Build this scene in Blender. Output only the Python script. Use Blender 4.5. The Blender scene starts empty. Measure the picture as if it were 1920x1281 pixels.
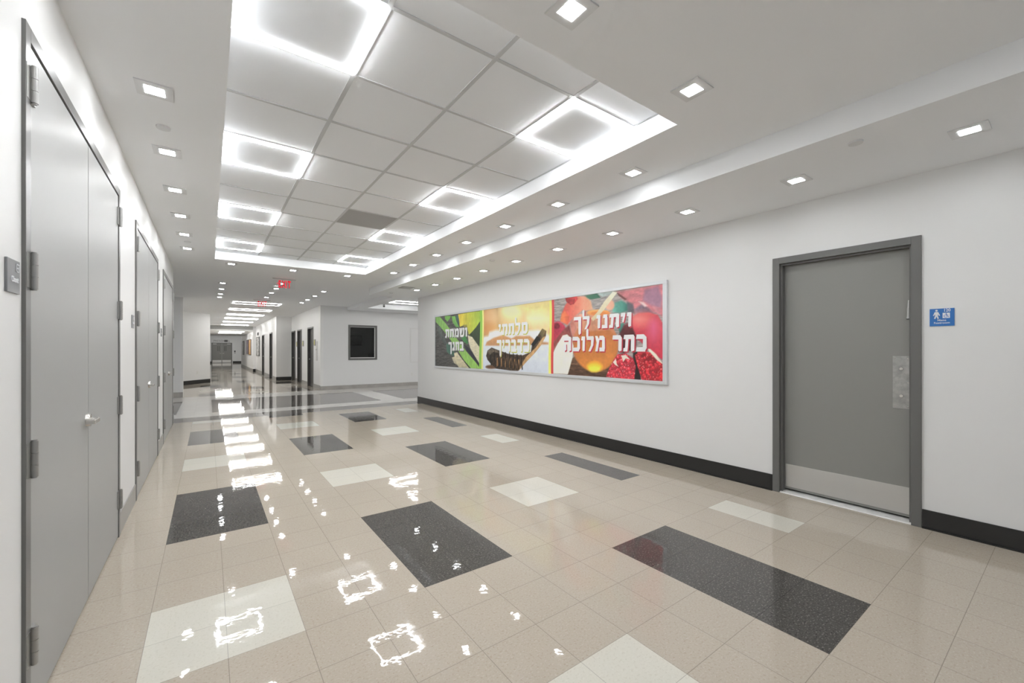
import bpy, bmesh, math, random
import numpy as np
from mathutils import Vector, Matrix

FT = 0.3048
C = bpy.context.scene.collection
sc = bpy.context.scene

# ------------------------------------------------------------------ camera
cam_data = bpy.data.cameras.new('camera')
cam_data.sensor_width = 36.0
cam_data.sensor_fit = 'HORIZONTAL'
cam_data.lens = 36.0 * 781.3 / 1920.0
cam_data.shift_y = (657.0 - 640.5) / 1920.0
cam_data.clip_start = 0.02
cam_data.clip_end = 200
cam = bpy.data.objects.new('camera', cam_data)
cam.location = (0, 0, 4.38 * FT)
cam.rotation_euler = (math.pi / 2, 0, -0.6298)
C.objects.link(cam)
sc.camera = cam

# ------------------------------------------------------------------ world and exposure
w = bpy.data.worlds.new('world')
w.use_nodes = True
w.node_tree.nodes['Background'].inputs[0].default_value = (0.93, 0.97, 1.0, 1)
w.node_tree.nodes['Background'].inputs[1].default_value = 0.22       # added fill daylight, let in by the opening behind the camera
sc.world = w
sc.view_settings.view_transform = 'Standard'
sc.view_settings.look = 'None'
sc.view_settings.gamma = 1
sc.view_settings.use_curve_mapping = False
sc.view_settings.exposure = 0.53
sc.cycles.max_bounces = 9
sc.cycles.diffuse_bounces = 6
sc.cycles.glossy_bounces = 4
sc.cycles.transmission_bounces = 4
sc.cycles.transparent_max_bounces = 8
LENS_POWER = 50.0      # recessed downlight lens
BAR_POWER = 45.0       # glowing edge of the square panels in the ceiling tray
HALL_POWER = 34.0      # glowing edge of the long panels down the corridor

# ------------------------------------------------------------------ materials
def mat(name, col, rough=0.5, metal=0.0, spec=0.5, emit=None, estr=0.0):
    m = bpy.data.materials.new(name)
    m.use_nodes = True
    b = m.node_tree.nodes['Principled BSDF']
    b.inputs['Base Color'].default_value = (*col, 1)
    b.inputs['Roughness'].default_value = rough
    b.inputs['Metallic'].default_value = metal
    b.inputs['Specular IOR Level'].default_value = spec
    if emit:
        b.inputs['Emission Color'].default_value = (*emit, 1)
        b.inputs['Emission Strength'].default_value = estr
    return m

def N(m, kind, **kw):
    n = m.node_tree.nodes.new(kind)
    for k, v in kw.items():
        setattr(n, k, v)
    return n

def L(m, a, b):
    m.node_tree.links.new(a, b)

def bump(m, scale, strength, dist=0.002, detail=3.0, vec=(1, 1, 1)):
    g = N(m, 'ShaderNodeNewGeometry')
    mp = N(m, 'ShaderNodeMapping')
    mp.inputs['Scale'].default_value = vec
    L(m, g.outputs['Position'], mp.inputs['Vector'])
    t = N(m, 'ShaderNodeTexNoise')
    t.inputs['Scale'].default_value = scale
    t.inputs['Detail'].default_value = detail
    L(m, mp.outputs[0], t.inputs['Vector'])
    b = N(m, 'ShaderNodeBump')
    b.inputs['Strength'].default_value = strength
    b.inputs['Distance'].default_value = dist
    L(m, t.outputs['Fac'], b.inputs['Height'])
    L(m, b.outputs['Normal'], m.node_tree.nodes['Principled BSDF'].inputs['Normal'])
    return t

def vary(m, col_a, col_b, scale, vec=(1, 1, 1), lo=0.3, hi=0.7, detail=3.0):
    """base colour mottled between two tones"""
    g = N(m, 'ShaderNodeNewGeometry')
    mp = N(m, 'ShaderNodeMapping')
    mp.inputs['Scale'].default_value = vec
    L(m, g.outputs['Position'], mp.inputs['Vector'])
    t = N(m, 'ShaderNodeTexNoise')
    t.inputs['Scale'].default_value = scale
    t.inputs['Detail'].default_value = detail
    L(m, mp.outputs[0], t.inputs['Vector'])
    r = N(m, 'ShaderNodeValToRGB')
    r.color_ramp.elements[0].position = lo
    r.color_ramp.elements[0].color = (*col_a, 1)
    r.color_ramp.elements[1].position = hi
    r.color_ramp.elements[1].color = (*col_b, 1)
    L(m, t.outputs['Fac'], r.inputs['Fac'])
    L(m, r.outputs['Color'], m.node_tree.nodes['Principled BSDF'].inputs['Base Color'])

def tile_mat(name, base, fleck_dark, fleck_light, amount, joint):
    """waxed vinyl floor tile: 1 ft squares, flecked, thin joints, slightly uneven gloss"""
    m = mat(name, base, 0.025, 0, 0.28)
    b = m.node_tree.nodes['Principled BSDF']
    b.inputs['Coat Weight'].default_value = 0.08
    b.inputs['Coat Roughness'].default_value = 0.22
    g = N(m, 'ShaderNodeNewGeometry')
    off = N(m, 'ShaderNodeVectorMath', operation='MULTIPLY_ADD')
    off.inputs[1].default_value = (1 / FT, 1 / FT, 1)
    off.inputs[2].default_value = (0.77, -0.16, 0)
    L(m, g.outputs['Position'], off.inputs[0])
    # flecks
    t1 = N(m, 'ShaderNodeTexNoise')
    t1.inputs['Scale'].default_value = 95
    t1.inputs['Detail'].default_value = 2
    L(m, g.outputs['Position'], t1.inputs['Vector'])
    t2 = N(m, 'ShaderNodeTexNoise')
    t2.inputs['Scale'].default_value = 80
    t2.inputs['Detail'].default_value = 2
    mp = N(m, 'ShaderNodeMapping')
    mp.inputs['Location'].default_value = (7.3, 2.1, 0)
    mp.inputs['Scale'].default_value = (1, 1.6, 1)
    L(m, g.outputs['Position'], mp.inputs['Vector'])
    L(m, mp.outputs[0], t2.inputs['Vector'])
    def ramp(src, lo, hi):
        r = N(m, 'ShaderNodeMapRange')
        r.inputs['From Min'].default_value = lo
        r.inputs['From Max'].default_value = hi
        L(m, src, r.inputs['Value'])
        return r.outputs['Result']
    f1 = ramp(t1.outputs['Fac'], 0.56, 0.68)
    f2 = ramp(t2.outputs['Fac'], 0.56, 0.68)
    def mixc(fac, a, bcol, k=1.0):
        mx = N(m, 'ShaderNodeMix', data_type='RGBA')
        if isinstance(fac, float):
            mx.inputs['Factor'].default_value = fac
        else:
            s = N(m, 'ShaderNodeMath', operation='MULTIPLY')
            s.inputs[1].default_value = k
            L(m, fac, s.inputs[0])
            L(m, s.outputs[0], mx.inputs['Factor'])
        if isinstance(a, tuple):
            mx.inputs['A'].default_value = (*a, 1)
        else:
            L(m, a, mx.inputs['A'])
        mx.inputs['B'].default_value = (*bcol, 1)
        return mx.outputs['Result']
    # each tile a slightly different tone
    fl = N(m, 'ShaderNodeVectorMath', operation='FLOOR')
    L(m, off.outputs[0], fl.inputs[0])
    wn = N(m, 'ShaderNodeTexWhiteNoise', noise_dimensions='3D')
    L(m, fl.outputs[0], wn.inputs['Vector'])
    c0 = mixc(wn.outputs['Value'], base, tuple(c * 0.965 for c in base))
    c1 = mixc(f1, c0, fleck_dark, amount)
    c2 = mixc(f2, c1, fleck_light, amount)
    # joints
    fr = N(m, 'ShaderNodeVectorMath', operation='FRACTION')
    L(m, off.outputs[0], fr.inputs[0])
    sp = N(m, 'ShaderNodeSeparateXYZ')
    L(m, fr.outputs[0], sp.inputs[0])
    def edge(o):
        a = N(m, 'ShaderNodeMath', operation='SUBTRACT')
        L(m, o, a.inputs[0])
        a.inputs[1].default_value = 0.5
        ab = N(m, 'ShaderNodeMath', operation='ABSOLUTE')
        L(m, a.outputs[0], ab.inputs[0])
        gt = N(m, 'ShaderNodeMath', operation='GREATER_THAN')
        L(m, ab.outputs[0], gt.inputs[0])
        gt.inputs[1].default_value = 0.4955
        return gt.outputs[0]
    mx = N(m, 'ShaderNodeMath', operation='MAXIMUM')
    L(m, edge(sp.outputs['X']), mx.inputs[0])
    L(m, edge(sp.outputs['Y']), mx.inputs[1])
    c3 = mixc(mx.outputs[0], c2, tuple(c * joint for c in base), 0.85)
    L(m, c3, b.inputs['Base Color'])
    # wax waviness
    n1 = N(m, 'ShaderNodeTexNoise')
    n1.inputs['Scale'].default_value = 17
    n1.inputs['Detail'].default_value = 2.5
    n1.inputs['Roughness'].default_value = 0.45
    L(m, g.outputs['Position'], n1.inputs['Vector'])
    bp = N(m, 'ShaderNodeBump')
    bp.inputs['Strength'].default_value = 0.5
    bp.inputs['Distance'].default_value = 0.0008
    L(m, n1.outputs['Fac'], bp.inputs['Height'])
    L(m, bp.outputs['Normal'], b.inputs['Normal'])
    return m

M = {}
M['wall'] = mat('wall_paint', (0.83, 0.835, 0.835), 0.42, 0, 0.35)
bump(M['wall'], 60, 0.04, 0.001)
M['ceil'] = mat('ceiling_paint', (0.925, 0.94, 0.96), 0.75, 0, 0.2)
M['trim'] = mat('white_trim_paint', (0.86, 0.86, 0.85), 0.5, 0, 0.3)
M['bulk'] = mat('bulkhead_shade_and_vent_grey', (0.42, 0.42, 0.41), 0.7, 0, 0.2)  # the far beam's shade is put into this grey; vent backing shares it
M['acoustic'] = mat('acoustic_tile', (0.86, 0.88, 0.905), 0.9, 0, 0.1)
bump(M['acoustic'], 220, 0.25, 0.0015)
M['trim_grey'] = mat('downlight_trim_paint', (0.78, 0.79, 0.80), 0.5, 0, 0.3)
M['grid'] = mat('ceiling_grid_metal', (0.58, 0.59, 0.60), 0.5, 0, 0.3)
M['dark_tile'] = mat('dark_grey_panel', (0.42, 0.42, 0.42), 0.8, 0, 0.2)
bump(M['dark_tile'], 300, 0.3, 0.001)
M['beige'] = tile_mat('beige_vinyl_tile', (0.485, 0.43, 0.358), (0.34, 0.26, 0.18), (0.60, 0.55, 0.48), 0.4, 0.55)
M['cream'] = tile_mat('cream_vinyl_tile', (0.68, 0.66, 0.585), (0.50, 0.47, 0.39), (0.74, 0.72, 0.66), 0.35, 0.6)
M['char'] = tile_mat('charcoal_vinyl_tile', (0.080, 0.076, 0.070), (0.03, 0.028, 0.026), (0.19, 0.18, 0.165), 0.95, 0.4)
M['pale'] = tile_mat('pale_grey_vinyl_tile', (0.78, 0.765, 0.735), (0.62, 0.60, 0.57), (0.85, 0.83, 0.80), 0.3, 0.8)
M['taupe'] = tile_mat('taupe_vinyl_tile', (0.17, 0.155, 0.143), (0.09, 0.08, 0.075), (0.27, 0.25, 0.23), 0.5, 0.5)
M['base_black'] = mat('black_vinyl_base', (0.022, 0.022, 0.022), 0.35)
M['base_sheen'] = mat('vinyl_base_grey_sheen', (0.33, 0.325, 0.31), 0.35)  # grey stands in for light reflected off dark vinyl
M['base_stone'] = mat('grey_stone_base', (0.42, 0.405, 0.38), 0.4)
vary(M['base_stone'], (0.37, 0.35, 0.33), (0.47, 0.455, 0.43), 4)
M['closet'] = mat('grey_grained_door_paint', (0.40, 0.405, 0.40), 0.42, 0, 0.35)
bump(M['closet'], 30, 0.10, 0.001, 4, (6, 6, 0.25))
M['closet_frame'] = mat('grey_frame_paint', (0.17, 0.17, 0.165), 0.32, 0, 0.5)
M['door_grey'] = mat('mid_grey_door_paint', (0.275, 0.275, 0.26), 0.4, 0, 0.4)
bump(M['door_grey'], 40, 0.05, 0.001, 3, (1, 1, 3))
M['frame_grey'] = mat('dark_grey_frame_paint', (0.155, 0.155, 0.15), 0.4, 0, 0.4)
M['steel'] = mat('brushed_steel', (0.66, 0.655, 0.64), 0.38, 0.6)
bump(M['steel'], 50, 0.08, 0.0006, 3, (1, 1, 8))
M['worn_steel'] = mat('worn_steel', (0.40, 0.40, 0.385), 0.45, 0.6)
vary(M['worn_steel'], (0.34, 0.34, 0.33), (0.47, 0.47, 0.455), 30)
M['hall_frame'] = mat('charcoal_frame_paint', (0.075, 0.075, 0.073), 0.4)
M['steel_painted_sheen'] = mat('steel_painted_sheen', (0.82, 0.81, 0.79), 0.3, 0.25)  # paler, less metallic: the plates' white reflection is put into the colour
M['nickel'] = mat('satin_nickel', (0.74, 0.72, 0.69), 0.25, 1.0)
M['hinge'] = mat('dull_hinge_metal', (0.42, 0.42, 0.41), 0.35, 0.8)
M['marble'] = mat('white_marble', (0.80, 0.80, 0.78), 0.3)
vary(M['marble'], (0.70, 0.70, 0.69), (0.86, 0.86, 0.84), 12)
M['black'] = mat('black_plastic', (0.012, 0.012, 0.012), 0.3)
M['dark'] = mat('dark_door_paint', (0.05, 0.05, 0.048), 0.35)
M['plate'] = mat('white_plastic', (0.82, 0.82, 0.80), 0.35)
M['whitebar'] = mat('white_powder_coat', (0.78, 0.78, 0.77), 0.4)
M['lens'] = mat('lit_lens', (1, 1, 1), 0.5, 0, 0, (0.97, 0.985, 1.0), LENS_POWER)
M['bar'] = mat('lit_panel_edge', (1, 1, 1), 0.5, 0, 0, (0.97, 0.985, 1.0), BAR_POWER)
M['hallbar'] = mat('lit_hall_panel_edge', (1, 1, 1), 0.5, 0, 0, (1.0, 0.985, 0.955), HALL_POWER)
M['crossbar'] = mat('lit_side_panel_edge', (1, 1, 1), 0.5, 0, 0, (1.0, 0.985, 0.955), 28.0)
M['exit_red'] = mat('lit_red_letters', (0.60, 0.015, 0.035), 0.4, 0, 0.3, (1.0, 0.02, 0.045), 0.36)
M['sign_grey'] = mat('grey_sign_plastic', (0.24, 0.25, 0.26), 0.3)
M['sign_blue'] = mat('blue_sign_plastic', (0.025, 0.17, 0.52), 0.35)
M['sign_white'] = mat('white_sign_letters', (0.85, 0.87, 0.90), 0.4)
M['print_white'] = mat('white_printed_letters', (0.92, 0.93, 0.94), 0.35)
M['shadow_lime'] = mat('lime_printed_letters', (0.62, 0.62, 0.12), 0.35)
M['shadow_green'] = mat('grey_green_printed_letters', (0.20, 0.24, 0.19), 0.35)
M['shadow_red'] = mat('red_printed_letters', (0.56, 0.05, 0.08), 0.35)
M['alu'] = mat('pale_aluminium', (0.72, 0.74, 0.76), 0.35, 0.25)
M['grey_letters'] = mat('grey_wall_letters', (0.30, 0.29, 0.28), 0.5)
M['orange'] = mat('orange_poster', (0.62, 0.33, 0.08), 0.5)
vary(M['orange'], (0.62, 0.30, 0.05), (0.70, 0.50, 0.30), 3)
M['purple'] = mat('purple_poster', (0.20, 0.15, 0.19), 0.5)
vary(M['purple'], (0.08, 0.06, 0.09), (0.40, 0.33, 0.38), 5)
M['bw_poster'] = mat('black_and_white_poster', (0.4, 0.4, 0.4), 0.5)
vary(M['bw_poster'], (0.05, 0.05, 0.05), (0.75, 0.75, 0.74), 5, (1, 1, 1), 0.42, 0.55)
M['yellow'] = mat('yellow_green_sign', (0.55, 0.52, 0.14), 0.4)
M['room_wall'] = mat('dim_room_wall', (0.30, 0.30, 0.29), 0.6)
M['screen'] = mat('black_screen', (0.006, 0.006, 0.007), 0.15)
M['sofa'] = mat('dark_fabric', (0.10, 0.10, 0.10), 0.8)
def glassy(name, tint, alpha_mix):
    m = bpy.data.materials.new(name)
    m.use_nodes = True
    nt = m.node_tree
    nt.nodes.remove(nt.nodes['Principled BSDF'])
    out = nt.nodes['Material Output']
    tr = nt.nodes.new('ShaderNodeBsdfTransparent')
    tr.inputs[0].default_value = (*tint, 1)
    gl = nt.nodes.new('ShaderNodeBsdfGlossy')
    gl.inputs['Roughness'].default_value = 0.02
    fr = nt.nodes.new('ShaderNodeFresnel')
    fr.inputs['IOR'].default_value = 1.45
    ml = nt.nodes.new('ShaderNodeMath')
    ml.operation = 'MULTIPLY'
    ml.inputs[1].default_value = alpha_mix
    nt.links.new(fr.outputs[0], ml.inputs[0])
    mx = nt.nodes.new('ShaderNodeMixShader')
    nt.links.new(ml.outputs[0], mx.inputs[0])
    nt.links.new(tr.outputs[0], mx.inputs[1])
    nt.links.new(gl.outputs[0], mx.inputs[2])
    nt.links.new(mx.outputs[0], out.inputs['Surface'])
    return m
M['glass'] = glassy('window_glass', (0.72, 0.74, 0.74), 0.8)
M['acrylic'] = glassy('clear_acrylic', (0.985, 0.99, 0.99), 0.35)

# ------------------------------------------------------------------ mesh helper (all lengths in feet)
class MB:
    def __init__(self):
        self.bm = bmesh.new()

    def box(self, x0, x1, y0, y1, z0, z1, mi=0, bev=0.0):
        r = bmesh.ops.create_cube(self.bm, size=1.0)
        vs = r['verts']
        for v in vs:
            v.co = Vector(((x0 + x1) / 2 + v.co.x * (x1 - x0), (y0 + y1) / 2 + v.co.y * (y1 - y0),
                           (z0 + z1) / 2 + v.co.z * (z1 - z0)))
        fs = {f for v in vs for f in v.link_faces}
        for f in fs:
            f.material_index = mi
        if bev:
            es = list({e for f in fs for e in f.edges})
            bmesh.ops.bevel(self.bm, geom=es, offset=bev, segments=2, affect='EDGES', profile=0.5)
        return self

    def quad(self, pts, mi=0):
        f = self.bm.faces.new([self.bm.verts.new(p) for p in pts])
        f.material_index = mi
        return self

    def prism(self, poly, fn, d, mi=0):
        """polygon (u, v) put in place by fn(u, v, depth), extruded through depths 0..d"""
        a = [self.bm.verts.new(fn(u, v, 0)) for u, v in poly]
        b = [self.bm.verts.new(fn(u, v, d)) for u, v in poly]
        n = len(poly)
        fs = [self.bm.faces.new(a), self.bm.faces.new(b[::-1])]
        for i in range(n):
            fs.append(self.bm.faces.new((a[i], b[i], b[(i + 1) % n], a[(i + 1) % n])))
        for f in fs:
            f.material_index = mi
        return self

    def cyl(self, p0, p1, r0, r1=None, seg=24, mi=0, smooth=True):
        r1 = r0 if r1 is None else r1
        p0, p1 = Vector(p0), Vector(p1)
        d = p1 - p0
        q = d.to_track_quat('Z', 'Y').to_matrix().to_4x4()
        m4 = Matrix.Translation((p0 + p1) / 2) @ q
        r = bmesh.ops.create_cone(self.bm, cap_ends=True, segments=seg, radius1=r0, radius2=r1, depth=d.length, matrix=m4)
        for f in {f for v in r['verts'] for f in v.link_faces}:
            f.material_index = mi
            f.smooth = smooth and len(f.verts) == 4
            if len(f.verts) != 4:
                for e_ in f.edges:
                    e_.smooth = False
        return self

    def sphere(self, c, r, sz=1.0, mi=0):
        m4 = Matrix.Translation(c) @ Matrix.Diagonal((1, 1, sz, 1))
        q = bmesh.ops.create_uvsphere(self.bm, u_segments=24, v_segments=14, radius=r, matrix=m4)
        for f in {f for v in q['verts'] for f in v.link_faces}:
            f.material_index = mi
            f.smooth = True
        return self

    def build(self, name, mats, parent=None, loc=(0, 0, 0), fix=True):
        if not isinstance(mats, (list, tuple)):
            mats = [mats]
        if fix:
            bmesh.ops.recalc_face_normals(self.bm, faces=self.bm.faces[:])
        bmesh.ops.scale(self.bm, vec=(FT, FT, FT), verts=self.bm.verts[:])
        me = bpy.data.meshes.new(name)
        self.bm.to_mesh(me)
        self.bm.free()
        for m in mats:
            me.materials.append(m)
        o = bpy.data.objects.new(name, me)
        o.location = Vector(loc) * FT
        C.objects.link(o)
        if parent:
            o.parent = parent
        return o

def tag(o, label, cat, group=None):
    o['label'] = label
    o['category'] = cat
    if group:
        o['group'] = group
    return o

def thing(name, label, cat, loc=(0, 0, 0), group=None):
    o = bpy.data.objects.new(name, None)
    o.empty_display_size = 0.05
    o.location = Vector(loc) * FT
    C.objects.link(o)
    return tag(o, label, cat, group)

def struct(o, label=None):
    o['kind'] = 'structure'
    if label:
        o['label'] = label
    return o

def struct_empty(name, loc=(0, 0, 0), label=None):
    o = bpy.data.objects.new(name, None)
    o.empty_display_size = 0.05
    o.location = Vector(loc) * FT
    C.objects.link(o)
    return struct(o, label)

def copy_tree(src, loc, label, group=None):
    r = src.copy()
    C.objects.link(r)
    r.location = Vector(loc) * FT
    r['label'] = label
    if group:
        r['group'] = group
    for ch in list(src.children):
        c = ch.copy()
        C.objects.link(c)
        c.parent = r
        for g in list(ch.children):
            d = g.copy()
            C.objects.link(d)
            d.parent = c
    return r

def text_mesh(name, body, size, mat_, parent, origin, right, up, bold=0.0, sx=1.0, align='CENTER', depth=0.004, spacing=1.0):
    """lettering in the built-in typeface as a mesh; sizes in feet, placed in the parent's frame"""
    cu = bpy.data.curves.new(name, 'FONT')
    cu.body = body
    cu.size = size
    cu.align_x = align
    cu.align_y = 'BOTTOM_BASELINE'
    cu.offset = bold
    cu.extrude = depth
    cu.space_character = spacing
    cu.resolution_u = 3
    tmp = bpy.data.objects.new(name + '_source', cu)
    C.objects.link(tmp)
    dg = bpy.context.evaluated_depsgraph_get()
    dg.update()
    me = bpy.data.meshes.new_from_object(tmp.evaluated_get(dg))
    bpy.data.objects.remove(tmp)
    bpy.data.curves.remove(cu)
    me.name = name
    r, u = Vector(right).normalized(), Vector(up).normalized()
    n = r.cross(u)
    for v in me.vertices:
        p = Vector(origin) + r * (v.co.x * sx) + u * v.co.y + n * v.co.z
        v.co = p * FT
    me.materials.clear()
    me.materials.append(mat_)
    o = bpy.data.objects.new(name, me)
    C.objects.link(o)
    o.parent = parent
    return o

# ------------------------------------------------------------------ the setting: main dimensions (feet)
XL, XR = -1.72, 14.27          # long left and right walls
ZC, ZS, ZT = 9.30, 8.77, 9.75   # ceiling, lower strip along the right wall, panelled tray
YE, YH = 32.6, 49.2            # end of the left wall; start of the far corridor
TX0, TX1, TY0, TY1 = 0.28, 8.26, 5.22, 27.5
YB = -9.0

# floor: one mesh of foot-square tiles, coarse where it is plain
def tile_at(i, j):
    """i, j: tile column and row; column 0 starts at x=-0.77 ft, row 0 at y=12.16 ft"""
    y = 12.16 + j + 0.5
    x = -0.77 + i + 0.5
    if 32.16 <= y < 34.16:
        return 4
    if 34.16 <= y < 49.16:
        if 36.16 <= y < 45.16 and (0.23 <= x < 12.23 or x < -1.77 or x > 14.23):
            return 4
        return 3
    k, r = divmod(i, 4)
    if i < 0 or i > 12 or r > 1:
        return 0
    if i == 13:
        return 0
    if k == 3 and j < -8:
        return 0
    q = (j + 5 * k) % 12
    if q < 4:
        return 2
    if 7 <= q < 9:
        return 1
    return 0
fl = MB()
verts = {}
def fv(x, y):
    k = (round(x, 3), round(y, 3))
    if k not in verts:
        verts[k] = fl.bm.verts.new((x, y, 0))
    return verts[k]
for j in range(-22, 166):
    lo_i, hi_i = (-14, 34) if 19 < j < 38 else (-2, 16)
    i = lo_i
    while i < hi_i:
        c = tile_at(i, j)
        n = i + 1
        while n < hi_i and tile_at(n, j) == c:
            n += 1
        x0, x1, y0, y1 = -0.77 + i, -0.77 + n, 12.16 + j, 13.16 + j
        f = fl.bm.faces.new((fl.bm.verts.new((x0, y0, 0)), fl.bm.verts.new((x1, y0, 0)), fl.bm.verts.new((x1, y1, 0)), fl.bm.verts.new((x0, y1, 0))))
        f.material_index = c
        i = n
bmesh.ops.remove_doubles(fl.bm, verts=fl.bm.verts[:], dist=0.001)
struct(fl.build('floor', [M['beige'], M['cream'], M['char'], M['pale'], M['taupe']], fix=False),
       'glossy beige tile floor with charcoal and cream inset blocks')

# ceiling
c = MB()
T = 9.95
c.box(XL - 0.4, TX0, YB, TY1, ZC, T)
c.box(TX1, 10.36, YB, TY1, ZC, T)
c.box(TX0, TX1, YB, TY0, ZC, T)
c.box(XL - 0.4, 10.36, TY1, 33.5, ZC, T)
c.box(10.36, XR + 0.4, YB, 33.5, ZS, T)                     # lower strip along the right wall
c.box(-14, 12.75, 33.5, YH + 0.3, ZC, T)
RX0, RX1, RY0, RY1, ZR = 13.9, 21.9, 34.4, 45.6, 8.95         # tray over the cross corridor on the right
c.box(12.75, RX0, 33.5, YH + 0.3, ZR, T)
c.box(RX1, 34, 33.5, YH + 0.3, ZR, T)
c.box(RX0, RX1, 33.5, RY0, ZR, T)
c.box(RX0, RX1, RY1, YH + 0.3, ZR, T)
c.box(RX0, RX1, RY0, RY1, 9.45, T)
c.box(XL - 12.4, XL - 0.4, YE - 0.4, 33.5, ZC, T)
c.box(XR + 0.4, 34, 33.0, 33.5, ZR, T)
c.box(-3.2, 10.4, YH + 0.3, 101.3, ZC, T)
c.box(-3.2, 10.4, 103.0, 136, 8.30, T)
c.box(-3.2, 16, 136, 177, 9.42, T)
struct(c.build('ceiling', M['ceil']), 'pale grey plaster ceiling with a recessed tray')
b = MB()
b.box(0.19, 7.49, 101.3, 103.0, 8.62, 9.9)
b2 = MB()
b2.box(0.19, 7.49, 101.2, 103.4, 8.29, 8.61)
struct(b.build('trim_1', M['bulk']), 'ceiling beam far down the corridor, its shade put into the grey')
struct(b2.build('trim_2', M['trim']), 'ceiling edge below the far beam, coloured white as if brightly lit')  # white colour stands in for stronger light on this edge

# panelled tray ceiling: tiles and metal grid
t = MB()
t.box(TX0 - 0.02, TX1 + 0.02, TY0 - 0.02, TY1 + 0.02, ZT, ZT + 0.1)
panel_ceiling = struct(t.build('ceiling_tray', M['acoustic']), 'white panelled ceiling inside the tray')
gx = [TX0 + 0.02 + 1.985 * k for k in range(5)]
gy = [6.37 + 2.005 * k for k in range(11)]
g = MB()
for x in gx[1:4]:
    g.box(x - 0.042, x + 0.042, TY0, TY1, ZT - 0.016, ZT - 0.001)
for y in gy:
    g.box(TX0, TX1, y - 0.036, y + 0.036, ZT - 0.0155, ZT - 0.0005)
g.box(TX1 - 0.05, TX1 - 0.001, TY0, TY1, ZT - 0.015, ZT - 0.001)
g.box(TX0, TX1, TY1 - 0.05, TY1 - 0.001, ZT - 0.015, ZT - 0.001)
gr = struct(g.build('trim_3', M['grid']), 'thin metal grid of the tray ceiling')

# walls
def wall(name, boxes, label=None, m='wall'):
    q = MB()
    for bx in boxes:
        q.box(*bx)
    return struct(q.build(name, M[m]), label)

closets = [(7.12, 13.46), (16.21, 22.78), (25.30, 31.72)]
bx = []
y = YB
for a, e in closets:
    bx.append((XL - 0.4, XL, y, a + 0.03, 0, ZC + 0.02))
    bx.append((XL - 0.4, XL, a + 0.03, e - 0.03, 8.14, ZC + 0.02))
    y = e - 0.03
bx.append((XL - 0.4, XL, y, YE, 0, ZC + 0.02))
wall('wall_left', bx, 'long white wall on the left with three closet doors')
DR0, DR1, DRZ = 2.36, 5.72, 7.23
wall('wall_right', [(XR, XR + 0.55, YB, DR0 + 0.06, 0, ZS + 0.02), (XR, XR + 0.55, DR0 + 0.06, DR1 - 0.06, DRZ - 0.06, ZS + 0.02),
                    (XR, XR + 0.55, DR1 - 0.06, 33.05, 0, ZS + 0.3)], 'long white wall on the right')
gl = [(XL - 0.4, XR + 0.55, YB - 0.3, YB, 0, 0.4), (XL - 0.4, XR + 0.55, YB - 0.3, YB, ZS - 0.1, ZC + 0.3)]
gl += [(x_ - 0.1, x_ + 0.1, YB - 0.3, YB, 0.4, ZS - 0.1) for x_ in (XL - 0.2, 2.3, 6.3, 10.3, XR + 0.3)]
wall('wall_back', gl, 'added open front behind the camera that lets daylight in')  # added frame without panes, left open so world light fills the room
wall('wall_cross_near', [(-14, XL - 0.4, YE - 0.4, YE, 0, ZC + 0.02), (XR + 0.55, 34, 32.65, 33.05, 0, ZC + 0.02)])
wall('wall_cross_ends', [(-14.3, -14, YE - 0.4, YH + 0.4, 0, ZC + 0.1), (34, 34.3, 32.6, YH + 0.4, 0, ZC + 0.1)])
WX0, WX1, WZ0, WZ1 = 12.85, 16.12, 3.27, 7.28
wall('wall_window', [(9.95, WX0 + 0.05, YH, YH + 0.4, 0, ZC + 0.02), (WX1 - 0.05, 34, YH, YH + 0.4, 0, ZC + 0.02),
                     (WX0 + 0.05, WX1 - 0.05, YH, YH + 0.4, 0, WZ0 + 0.05), (WX0 + 0.05, WX1 - 0.05, YH, YH + 0.4, WZ1 - 0.05, ZC + 0.02)],
     'white wall with the dark office window')
wall('wall_pillar', [(-14, -1.9, YH, YH + 0.5, 0, ZC + 0.02), (-2.9, -2.6, YH + 0.5, 66.6, 0, ZC + 0.02)])
q = MB()
pa, pb = (-2.6, 66.5), (0.2, 70.2)
q.quad([(*pa, 0), (*pb, 0), (*pb, ZC + 0.02), (*pa, ZC + 0.02)])
q.box(-0.2, 0.2, 70.2, 177, 0, ZC + 0.2)
struct(q.build('wall_hall_left', M['wall'], fix=False), 'slanting white wall at the left of the far corridor')
S1, S2, S3 = 9.92, 7.95, 7.5
hall_doors = [(S1, 53.0, 56.4), (S1, 60.5, 63.7), (S1, 65.4, 68.6), (S2, 73.4, 76.8), (S2, 84.8, 88.3)]
bx = []
for X, y0, y1 in ((S1, YH + 0.4, 68.8), (S2, 69.2, 101.3)):
    y = y0
    for hx, a, e in hall_doors:
        if hx == X:
            bx.append((X, X + 0.5, y, a, 0, ZC + 0.02))
            bx.append((X, X + 0.5, a, e, 7.15, ZC + 0.02))
            y = e
    bx.append((X, X + 0.5, y, y1, 0, ZC + 0.02))
bx.append((S2, S1 + 0.5, 68.8, 69.2, 0, ZC + 0.02))
wall('wall_hall_right', bx, 'white corridor wall with dark doors')
wall('wall_hall_far_right', [(S3, S2 + 0.5, 101.3, 140, 0, ZC + 0.02), (S2 + 0.5, 16, 139.6, 140, 0, ZC + 0.1)])
wall('wall_end', [(-0.5, 16, 176.0, 176.4, 0, 9.6)], 'white wall at the far end of the corridor')

q = MB()
q.box(S1 - 0.012, S1 + 0.3, YH - 0.012, YH + 0.75, 0.44, ZC)
struct(q.build('trim_4', M['trim']), 'white corner guard at the corridor corner')
q = MB()
q.box(-2.1, -1.885, YH - 0.012, YH + 0.51, 0.5, ZC)
struct(q.build('trim_5', M['trim']), 'white corner guard on the left pillar')

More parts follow.
